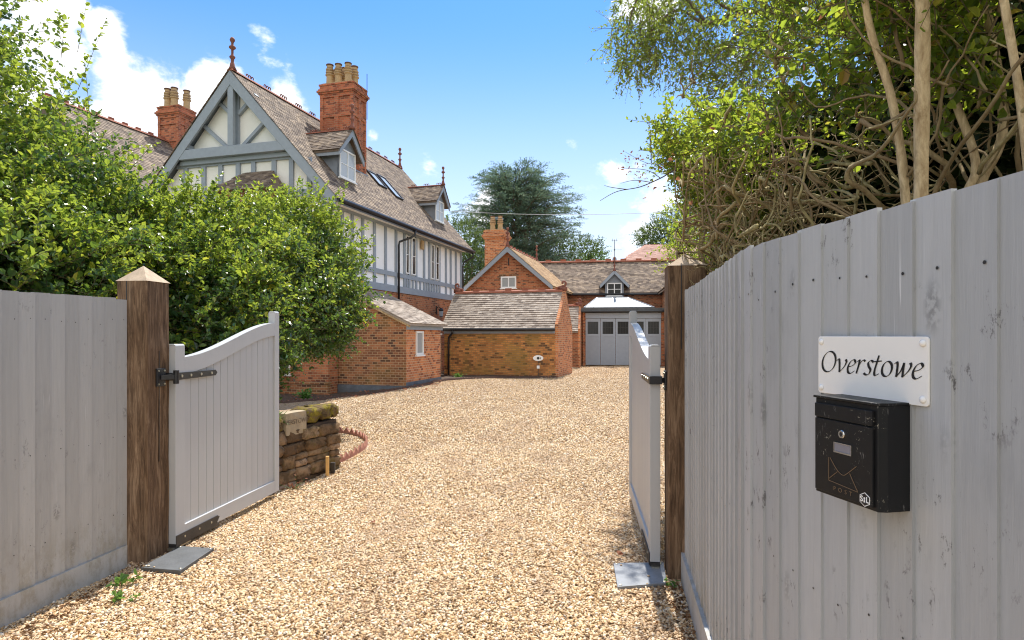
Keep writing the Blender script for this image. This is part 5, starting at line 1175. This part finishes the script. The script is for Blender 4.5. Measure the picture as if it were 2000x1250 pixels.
# brown scraps of leaf and bark gathered along the fence and wall feet
sc_pts = [( -2.66 + abs(random.gauss(0, .17)), y, ) for y in rng.uniform(2.9, 4.4, 330)] + [(float(np.interp(y, [2.9, 3.9], [.93, 1.09])) - abs(random.gauss(0, .09)), y) for y in rng.uniform(2.9, 3.95, 240)] + [(-2.45 + .36 * (y - 6.3) + abs(random.gauss(0, .1)), y) for y in rng.uniform(6.2, 7.3, 80)] + [(random.gauss(1.0, .12), random.gauss(4.1, .25)) for _ in range(150)] + [(rng.uniform(-2.4, 1.0), rng.uniform(3.2, 8)) for _ in range(90)]
LP = np.array([(x, y, gzf(x, y) + .014) for x, y in sc_pts]); nn = len(LP)
V, F = leaves(LP, unit(rng.normal(0, 1, (nn, 3)) * [1, 1, .25]), unit(rng.normal(0, .35, (nn, 3)) + [0, 0, 1]), rng.uniform(.012, .034, nn), rng.uniform(.007, .018, nn))
M['scrap'] = leaf_mat('brown_scrap', [(0.0, (0.07, 0.04, 0.022)), (0.7, (0.22, 0.11, 0.05)), (1.0, (0.36, 0.20, 0.09))], 0.1, 0.8, (0.2, 0.1, 0.05), 0.1)
np_mesh('leaf_litter', V, F, M['scrap'], kind='stuff', label='small brown leaf scraps caught in the gravel along fence and wall feet', cat='leaf litter')
# stray leaves on the drive
for x, y, lab in ((-2.86 * 1 + 1.12, 5.35, None),):
    pass
for (px, py, lab) in ((732, 1019, 'single orange leaf lying on the gravel left of centre'), (1207, 1083, 'brown curled leaf just behind the right motor cover')):
    x, y = gp(px, py, -.03); n = 3; V, F = leaves(np.array([[x, y, -.03]] * n), unit(rng.normal(0, 1, (n, 3)) * [1, 1, .3]), unit(rng.normal(0, .3, (n, 3)) + [0, 0, 1]), np.full(n, .045), np.full(n, .03))
    np_mesh('fallen_leaf', V, F, M['deadleaf'], label=lab, cat='leaf', group='stray leaves on the gravel')

# ================================================================== LEFT HOLLY
def clear_drive(P):
    x, y, z = P[:, 0], P[:, 1], P[:, 2]
    return ~((x > -3.0) & (y < 9.0)) & ~((x > -2.75) & (z < 1.2)) & ~((y > 16.8))
def up_shoots(n, xr, yr, zr, ln=.6, up=.9):
    P = np.stack([rng.uniform(*xr, n), rng.uniform(*yr, n), rng.uniform(*zr, n)], -1); return P, unit(rng.normal(0, .35, (n, 3)) + [.15, 0, up]), ln, 22
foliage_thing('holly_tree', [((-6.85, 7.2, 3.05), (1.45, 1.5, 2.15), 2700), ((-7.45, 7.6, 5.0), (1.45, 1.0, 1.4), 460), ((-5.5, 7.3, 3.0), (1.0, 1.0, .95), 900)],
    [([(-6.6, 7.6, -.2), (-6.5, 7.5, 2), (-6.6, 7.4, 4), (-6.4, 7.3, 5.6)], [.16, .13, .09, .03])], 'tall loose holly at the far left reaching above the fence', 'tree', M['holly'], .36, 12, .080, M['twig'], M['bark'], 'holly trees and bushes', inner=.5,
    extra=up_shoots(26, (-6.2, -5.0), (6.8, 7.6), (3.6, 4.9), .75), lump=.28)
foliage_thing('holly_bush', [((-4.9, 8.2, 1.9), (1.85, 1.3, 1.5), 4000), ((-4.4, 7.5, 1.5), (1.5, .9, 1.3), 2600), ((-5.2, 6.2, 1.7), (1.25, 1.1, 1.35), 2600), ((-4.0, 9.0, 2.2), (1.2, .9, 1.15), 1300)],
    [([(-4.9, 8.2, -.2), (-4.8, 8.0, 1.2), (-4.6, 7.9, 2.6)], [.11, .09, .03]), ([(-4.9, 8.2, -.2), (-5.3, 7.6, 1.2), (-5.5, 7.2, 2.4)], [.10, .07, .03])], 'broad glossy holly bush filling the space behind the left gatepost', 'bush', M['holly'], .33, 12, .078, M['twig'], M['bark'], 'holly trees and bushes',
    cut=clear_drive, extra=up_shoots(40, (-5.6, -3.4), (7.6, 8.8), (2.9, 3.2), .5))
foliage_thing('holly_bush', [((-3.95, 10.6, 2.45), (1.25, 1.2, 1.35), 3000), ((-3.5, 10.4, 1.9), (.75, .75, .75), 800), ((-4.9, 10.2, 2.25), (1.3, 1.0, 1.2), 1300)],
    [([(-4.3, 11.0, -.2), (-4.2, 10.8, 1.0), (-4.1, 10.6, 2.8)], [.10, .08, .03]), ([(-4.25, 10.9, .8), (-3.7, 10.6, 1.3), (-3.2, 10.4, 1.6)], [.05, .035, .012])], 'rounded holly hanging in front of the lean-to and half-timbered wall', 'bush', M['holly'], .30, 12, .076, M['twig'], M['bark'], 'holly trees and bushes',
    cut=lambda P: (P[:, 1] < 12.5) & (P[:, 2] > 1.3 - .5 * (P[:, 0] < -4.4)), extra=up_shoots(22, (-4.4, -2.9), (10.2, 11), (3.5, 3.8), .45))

# ================================================================== RIGHT HEDGE
HB = (1.9, 3.6, 0); HE = empty('tangled_hedge', HB, 0, 'overgrown hedge with bare twisted branches rising over the right fence', 'hedge'); hb = np.array(HB)
def hface(y):   # where the hedge's drive-side face stands
    return 1.16 + .10 * math.sin(y * 1.3) + .03 * math.sin(y * 4)
# leaf masses: high outer shell and the end over the post
LV = []; TVs = []
def hedge_leaf(P, D, ln, nl, leaf, dst, wr=.6):
    V, F, TV, TF = sprig_set(P, D, ln, nl, leaf, wr, .1); dst.append((V, F)); TVs.append((TV, TF))
n = 8500; y = rng.uniform(2.0, 6.1, n); z = rng.uniform(2.2, 4.0, n); x = 1.22 + .34 * np.maximum(0, y - 4.4) - .38 * np.clip((z - 3.0) / .4, 0, 1) * np.clip((y - 4.4) / .8, 0, 1) + .6 * np.maximum(0, 2.75 - z) * (y > 4.6) + .12 * np.sin(y * 1.7) + .25 * np.maximum(z - 3.4, 0) + np.abs(rng.normal(0, .28, n)) + .55 * np.maximum(2.9 - z, 0)
k = (z > np.where(y < 4.4, 2.02 + .22 * y, 2.25) + rng.normal(0, .15, n)) & (z < 1.90 + .255 * y + .12 * np.sin(y * 5) + 1.1 * np.clip(2.6 - y, 0, .5) + rng.normal(0, .06, n)); P = np.stack([x, y, z], -1)[k]
hedge_leaf(P, unit(rng.normal(0, .6, P.shape) + [-.5, -.15, .35]), .20, 9, .052, LV)
n = 1900; y = rng.uniform(1.5, 3.6, n); z = rng.uniform(2.62, 3.6, n); x = 1.22 + np.abs(rng.normal(0, .35, n)) + .10 * (z - 2.6)
k = z > 2.50 + (y - 1.7) * .28 + rng.uniform(0, .25, n); P = np.stack([x, y, z], -1)[k]; hedge_leaf(P, unit(rng.normal(0, .7, P.shape) + [-.4, -.2, .3]), .18, 8, .036, LV)
n = 420; y = rng.uniform(4.2, 6.0, n); z = rng.uniform(1.9, 2.5, n); x = 1.85 + np.abs(rng.normal(0, .3, n)); P = np.stack([x, y, z], -1); hedge_leaf(P, unit(rng.normal(0, .6, P.shape) + [-.5, -.3, .2]), .2, 9, .042, LV)
V, F = cat(LV); np_mesh('leaves', V - hb, F, M['hedge'], HE)
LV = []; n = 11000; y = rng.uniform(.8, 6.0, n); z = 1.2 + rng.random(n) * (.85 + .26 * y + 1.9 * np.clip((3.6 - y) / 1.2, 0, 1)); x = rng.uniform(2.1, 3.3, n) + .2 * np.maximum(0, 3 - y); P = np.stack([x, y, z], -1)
hedge_leaf(P, unit(rng.normal(0, .7, P.shape) + [-.4, -.2, .1]), .3, 9, .085, LV, .7); V, F = cat(LV); np_mesh('shade_inner_leaves', V - hb, F, M['hedgeshade'], HE)  # deep leaf mass, interior shade put into its dark colour
V, F = cat(TVs); np_mesh('twigs', V - hb, F, M['twig'], HE)
m = MB(); off = Vector(HB)
def trim(pth, rr):      # clipped level with the hedge's top
    k_ = next((i for i, p in enumerate(pth) if p.y > 2.7 and p.z > 1.72 + .26 * p.y), len(pth)); k_ = max(k_, 3)
    return pth[:k_], rr[:k_]
def side_twigs(pth, rr, k_):
    for _ in range(k_):
        j = random.randrange(1, len(pth) - 1); p2, r2 = wander(pth[j] + off, (random.gauss(0, .6), random.gauss(0, 1), random.gauss(.2, .8)), random.randint(4, 8), .03, .35, .02, max(rr[j] * .55, .0018), .0009)
        m.tube([Vector((max(p.x, 1.15), p.y, p.z)) - off for p in p2], r2, 4)
for i in range(250):      # the gnarled middle
    y0_ = random.uniform(2.2, 5.1); z0_ = random.uniform(1.85, 1.9 + min(1.35, .55 + .28 * y0_) * random.random() ** .8)
    p0 = Vector((hface(y0_) + random.uniform(.08, .75), y0_, z0_)); a = random.uniform(0, 6.28)
    r0_ = random.choice((.004, .005, .006, .007, .008, .009, .011, .014)); pth, rr = wander(p0, (-.25 + random.gauss(0, .3), math.cos(a), math.sin(a) * .6 + .2), random.randint(8, 16), .055, .42, .02, r0_, r0_ * .25); pth, rr = trim(pth, rr)
    pth = [Vector((max(p.x, 1.17 + .03 * math.sin(p.y * 9) + .4 * max(0, p.y - 4.4)), p.y, min(p.z, 2.9 + .1 * p.y))) - off for p in pth]; m.tube(pth, rr, 5); side_twigs(pth, rr, 3)
for i in range(46):       # long arching shoots
    y0_ = random.uniform(2.0, 4.6); p0 = Vector((random.uniform(1.35, 2.1), y0_, random.uniform(1.8, 2.6)))
    pth, rr = wander(p0, (random.uniform(-.5, .1), random.uniform(-.5, .9), random.uniform(.1, .7)), random.randint(14, 24), .065, .14, .01, random.uniform(.006, .012), .0035); pth, rr = trim(pth, rr)
    m.tube([Vector((max(p.x, 1.16 + .4 * max(0, p.y - 4.4)), p.y, p.z)) - off for p in pth], rr, 5)
for i in range(60):       # thin arching stems by the near trunks
    y0_ = random.uniform(1.35, 2.5); p0 = Vector((random.uniform(1.35, 1.9), y0_, random.uniform(1.9, 2.5)))
    pth, rr = wander(p0, (random.uniform(-.3, .2), random.uniform(-.8, .8), random.uniform(.0, .8)), random.randint(10, 20), .05, .17, .02, random.uniform(.0035, .008), .002)
    m.tube([Vector((max(p.x, 1.17), p.y, p.z)) - off for p in pth], rr, 5)
m.build('branches', M['barkolive'], HE, smooth=True)
m = MB()
for pts, r0_, r1_ in (([(1.30, 1.955, 1.3), (1.285, 1.93, 2.0), (1.27, 1.90, 2.5), (1.26, 1.89, 2.75)], .0225, .020), ([(1.42, 2.16, 1.3), (1.36, 2.12, 2.0), (1.30, 2.10, 2.35), (1.22, 2.10, 2.62), (1.16, 2.05, 2.9), (1.2, 2.0, 3.2)], .017, .008),
                      ([(1.45, 1.66, 1.3), (1.42, 1.70, 2.1), (1.36, 1.72, 2.6), (1.34, 1.74, 3.0)], .013, .009), ([(1.66, 2.15, 1.3), (1.56, 2.12, 1.95), (1.60, 2.12, 2.15), (1.54, 2.18, 2.5), (1.56, 2.2, 2.9)], .017, .010),
                      ([(1.75, 2.3, 1.3), (1.66, 2.2, 2.0), (1.72, 2.15, 2.3), (1.66, 2.2, 2.9)], .020, .012), ([(1.9, 1.75, 1.2), (1.75, 1.62, 2.0), (1.68, 1.6, 2.6), (1.6, 1.6, 3.1)], .02, .014)):
    P = catmull(pts, 6); m.tube([p - off for p in P], [(r0_ + (r1_ - r0_) * i / (len(P) - 1)) * random.uniform(.92, 1.10) for i in range(len(P))], 9)
for i in range(26):       # the crown of shoots at the thick trunk's head
    a = random.uniform(0, 6.28); pth, rr = wander((1.26, 1.89, 2.70 + random.uniform(-.04, .06)), (math.cos(a) * .7, math.sin(a) * .7, random.uniform(.35, 1.0)), 14, .045, .12, .03, .009, .003)
    m.tube([p - off for p in pth], rr, 6)
m.build('trunk', M['barktan'], HE, smooth=True)
n = 14; LPp = np.array([(random.uniform(1.14, 1.22), random.uniform(2.3, 5.4), random.uniform(2.4, 3.0)) for _ in range(n)])
V, F = leaves(LPp, unit(rng.normal(0, 1, (n, 3))), unit(rng.normal(0, 1, (n, 3))), rng.uniform(.03, .06, n), rng.uniform(.02, .035, n)); np_mesh('dead_leaves', V - hb, F, M['deadleaf'], HE)
# bare twig reaching over the drive
TW = empty('bare_twig', (1.45, 5.1, 2.9), 0, 'bare reddish twig reaching out from the hedge over the drive', 'twig'); m = MB(); o_ = Vector((1.45, 5.1, 2.9))
def P5(px, py, d): return Vector(((px - 1000) / 1200 * d, d, 1.55 + (655 - py) / 1200 * d))
main = catmull([P5(1375, 330, 5.1), P5(1322, 332, 5.1), P5(1290, 348, 5.0), P5(1250, 365, 5.0), P5(1205, 374, 4.95), P5(1172, 392, 4.9)], 5); m.tube([p - o_ for p in main], [.007 - .0052 * i / (len(main) - 1) for i in range(len(main))], 5)
for a in ([P5(1330, 332, 5.1), P5(1300, 322, 5.1), P5(1262, 318, 5.0), P5(1220, 296, 5.0)], [P5(1270, 356, 5), P5(1240, 352, 5), P5(1212, 358, 5)], [P5(1272, 318, 5), P5(1271, 270, 5.05), P5(1268, 240, 5.1)], [P5(1290, 348, 5), P5(1262, 332, 5), P5(1208, 328, 4.95)], [P5(1225, 370, 4.95), P5(1195, 366, 4.9), P5(1180, 362, 4.9)], [P5(1400, 420, 5.1), P5(1340, 400, 5.0), P5(1300, 398, 5.0)], [P5(1350, 420, 5.0), P5(1330, 440, 5.0), P5(1303, 470, 5.0), P5(1312, 520, 5.0)]):
    q_ = catmull(a, 4); m.tube([p - o_ for p in q_], [.004 - .0028 * i / (len(q_) - 1) for i in range(len(q_))], 4)
m.build('stem', M['twigdark'], TW, smooth=True)
n = 60; LPp = np.array([list(P5(1262 - 45 * t + random.gauss(0, 6), 322 - 22 * t + random.gauss(0, 6) + (28 if random.random() < .4 else 0), 5.0)) for t in rng.uniform(0, 1, n)])
V, F = leaves(LPp, unit(rng.normal(0, 1, (n, 3))), unit(rng.normal(0, 1, (n, 3))), rng.uniform(.014, .03, n), rng.uniform(.008, .015, n)); np_mesh('leaves', V - np.array(o_), F, M['deadleaf'], TW)  # buds of the twig, meshed as tiny leaf blades

# ================================================================== OVERHANGING TREE
OT = empty('overhanging_tree', (6.2, 9.5, 0), 0, 'tall tree whose leafy limbs reach across the top of the sky above the hedge', 'tree'); oo = Vector((6.2, 9.5, 0)); m = MB()
m.tube([Vector((0, 0, -.3)), Vector((-.1, 0, 3)), Vector((-.3, -.1, 6)), Vector((-.2, 0, 9))], [.28, .24, .18, .1], 10)
limbs = [[P5(1760, 150, 9), P5(1660, 70, 8.6), P5(1590, 45, 8.4), P5(1520, 28, 8.2), P5(1460, 22, 8.0), P5(1410, 10, 7.9), P5(1380, -30, 7.8)], [P5(1600, 50, 8.4), P5(1612, -20, 8.3), P5(1640, -80, 8.2)],
         [P5(1460, 22, 8), P5(1380, 45, 7.9), P5(1330, 20, 7.8), P5(1290, 40, 7.8), P5(1260, 80, 7.8)], [P5(1520, 28, 8.2), P5(1440, 70, 8), P5(1400, 110, 7.9), P5(1370, 150, 7.9)], [P5(1380, 45, 7.9), P5(1310, -30, 7.8), P5(1250, -10, 7.7), P5(1225, 60, 7.7)]]
for i, a in enumerate(limbs):
    q_ = catmull(a, 5); r0_ = .055 if i == 0 else .026; m.tube([p - oo for p in q_], [r0_ - r0_ * .75 * k / (len(q_) - 1) for k in range(len(q_))], 7)
m.tube([Vector((-.25, 0, 5)), P5(1760, 150, 9) - oo], [.15, .07], 8)
m.build('trunk', M['bark'], OT, smooth=True)
cl_ = [(1245, 60, 55, 60), (1300, 95, 55, 50), (1250, 110, 35, 40), (1225, 130, 25, 22), (1290, 20, 60, 45), (1350, 20, 60, 50), (1370, 110, 55, 50), (1430, 60, 60, 60), (1440, 125, 60, 45), (1520, 80, 70, 50), (1480, 150, 45, 35), (1500, 10, 90, 40), (1570, 110, 55, 40), (1620, 30, 70, 50), (1390, 180, 40, 40), (1700, 40, 90, 60), (1320, -40, 120, 40), (1550, -60, 150, 50), (1800, -20, 120, 80)]
Ps = []; 
for cx, cy, rx, ry in cl_:
    n = int(rx * ry * .034) + 9
    for _ in range(n):
        a = random.uniform(0, 6.28); r_ = math.sqrt(random.random()); d = random.uniform(7.2, 8.8); Ps.append(P5(cx + math.cos(a) * r_ * rx, cy + math.sin(a) * r_ * ry, d))
P = np.array([list(p) for p in Ps]); V, F, TV, TF = sprig_set(P, unit(rng.normal(0, .6, P.shape) + [-.3, 0, -.35]), .28, 9, .062, .42, .25)
np_mesh('leaves', V - np.array(oo), F, M['oakleaf'], OT); np_mesh('twigs', TV - np.array(oo), TF, M['twigdark'], OT)

# ================================================================== TREES BEYOND THE HOUSES
def big_tree(name, x, y, h, blobs, label, mat, leaf, n_l, ln, tr=.3, wr=.5, droop=.15, limbs_=14, upd=.3, inner=.5, lump=.3):
    t = empty(name, (x, y, 0), 0, label, 'tree', 'trees standing beyond the houses'); off = np.array([x, y, 0]); L1 = []; T1 = []; m_ = MB()
    m_.tube([(0, 0, -.3), (.1, 0, h * .35), (0, .1, h * .65), (.1, 0, h * .9)], [tr, tr * .8, tr * .5, tr * .12], 8)
    for i, (c, r, n) in enumerate(blobs):
        P, d = blob_pts(c, r, n, inner, lump, i * 2.1); D = unit(d + [0, 0, upd] + rng.normal(0, .4, d.shape)); V, F, TV, TF = sprig_set(P, D, ln, n_l, leaf, wr, droop); L1.append((V, F)); T1.append((TV, TF))
        st = Vector((0, 0, h * random.uniform(.25, .5))); e = Vector(c) - Vector((x, y, 0)); m_.tube([st, st.lerp(e, .5) + Vector((0, 0, .3)), e], [tr * .4, tr * .25, tr * .08], 6)
    V, F = cat(L1); np_mesh('crown', V - off, F, mat, t); V, F = cat(T1); np_mesh('twigs', V - off, F, M['twig'], t); m_.build('trunk', M['bark'], t, smooth=True); return t
def W3(px, py, d): p = P5(px, py, d); return (p.x, p.y, p.z)
# cedar: tiers of level boughs
cx_, cy_ = .5, 55.0
CE = empty('cedar_tree', (cx_, cy_, 0), 0, 'broad blue-green cedar with level boughs behind the brick cottage', 'tree', 'trees standing beyond the houses'); m = MB(); PB_ = []; DB_ = []
m.tube([(0, 0, -.3), (.1, 0, 5), (-.1, 0, 10), (.1, 0, 14.5), (.2, 0, 16.4)], [.55, .42, .28, .12, .03], 8)
for k_, (sx, zz) in enumerate(((-1.1, 14.0), (1.3, 13.6), (-.6, 12.0), (1.0, 12.5), (-2.0, 11.6), (2.0, 11.4))): m.tube([(0, 0, 4 + k_ * .5), (sx * .45, random.uniform(-.8, .8), 8), (sx, random.uniform(-1, 1), zz)], [.26, .16, .05], 6)
for i in range(440):
    z = random.uniform(4.5, 15.8); t_ = (z - 5.0) / 11.7
    rmax = np.interp(z, [5.0, 7, 9, 12, 14, 15.6, 17.0], [4.6, 5.6, 5.7, 5.5, 4.6, 3.4, 1.8]) * random.uniform(.35, 1.15); a = random.uniform(0, 6.28); st = Vector((random.gauss(0, .2), random.gauss(0, .2), z - rmax * .30))
    e = Vector((math.cos(a) * rmax, math.sin(a) * rmax, z + rmax * .10 + random.gauss(0, .45))); md = st.lerp(e, .5) + Vector((0, 0, rmax * .12)); q_ = catmull([st, md, e], 6); m.tube(q_, [.05 - .04 * j / (len(q_) - 1) for j in range(len(q_))], 4)
    dr_ = (e - st).normalized(); sd_ = dr_.cross(Vector((0, 0, 1))).normalized()
    for j, p in enumerate(q_):
        f = j / (len(q_) - 1)
        if f < .30: continue
        wdt = .95 * (1.15 - f) + .15
        for _ in range(5):
            u_ = random.uniform(-1, 1); pp = p + sd_ * u_ * wdt + Vector((0, 0, random.gauss(0, .05) - abs(u_) * .08)); PB_.append(list(pp)); DB_.append(list((dr_ * .8 + sd_ * u_ * .9 + Vector((0, 0, random.uniform(-.35, .10)))).normalized()))
m.build('trunk', M['bark'], CE, smooth=True)
P = np.array(PB_); D = np.array(DB_); V, F, TV, TF = sprig_set(P, D, .62, 9, .17, .30, .25, .7, 1.6); np_mesh('crown', V, F, M['cedar'], CE); np_mesh('twigs', TV, TF, M['twig'], CE)
big_tree('broadleaf_tree', -3.5, 47, 8, [(W3(893, 470, 47), (1.7, 1.7, 1.7), 300), (W3(925, 520, 46), (1.6, 1.5, 2.2), 360), (W3(880, 540, 47), (2.4, 2, 2.6), 400), (W3(930, 450, 50), (1.3, 1.2, 1.0), 120)], 'dark green tree filling the gap between the main house and cottage', M['far'], .17, 11, .7)
big_tree('broadleaf_tree', 6.5, 60, 10, [(W3(1115, 500, 60), (2.4, 2, 1.9), 360), (W3(1150, 495, 60), (1.5, 1.5, 1.2), 190), (W3(1085, 480, 60), (2.0, 2, 2.0), 220), (W3(1060, 495, 60), (2.2, 2, 1.5), 200)], 'mid green tree to the right of the cedar above the rear ridge', M['far'], .19, 11, .75)
big_tree('broadleaf_tree', 9.0, 66, 8.4, [(W3(1163, 506, 66), (1.2, 1.2, .75), 90), (W3(1150, 512, 66), (2.0, 1.2, .8), 120)], 'low bright green tree tip showing over the rear ridge by the aerial', M['weed'], .2, 10, .6)
big_tree('broadleaf_tree', 16, 64, 12, [(W3(1268, 464, 64), (1.2, 1.6, .9), 170), (W3(1292, 452, 64), (1.5, 1.6, 1.3), 240), (W3(1320, 470, 64), (1.6, 1.5, 1.2), 200), (W3(1335, 440, 64), (2.2, 1.8, 2.0), 300), (W3(1380, 420, 64), (3, 2, 3), 300)], 'dark tree behind the distant red roof at the hedge end', M['far'], .2, 11, .75)
big_tree('broadleaf_tree', 5.2, 16, 3.4, [(W3(1378, 450, 14), (.8, .9, .9), 380), (W3(1430, 470, 13), (1.2, 1.2, 1.0), 380), (W3(1352, 500, 13), (.45, .5, .45), 130)], 'bright yellow-green shrub growing behind the right gatepost', M['hedge'], .075, 11, .35, .06)
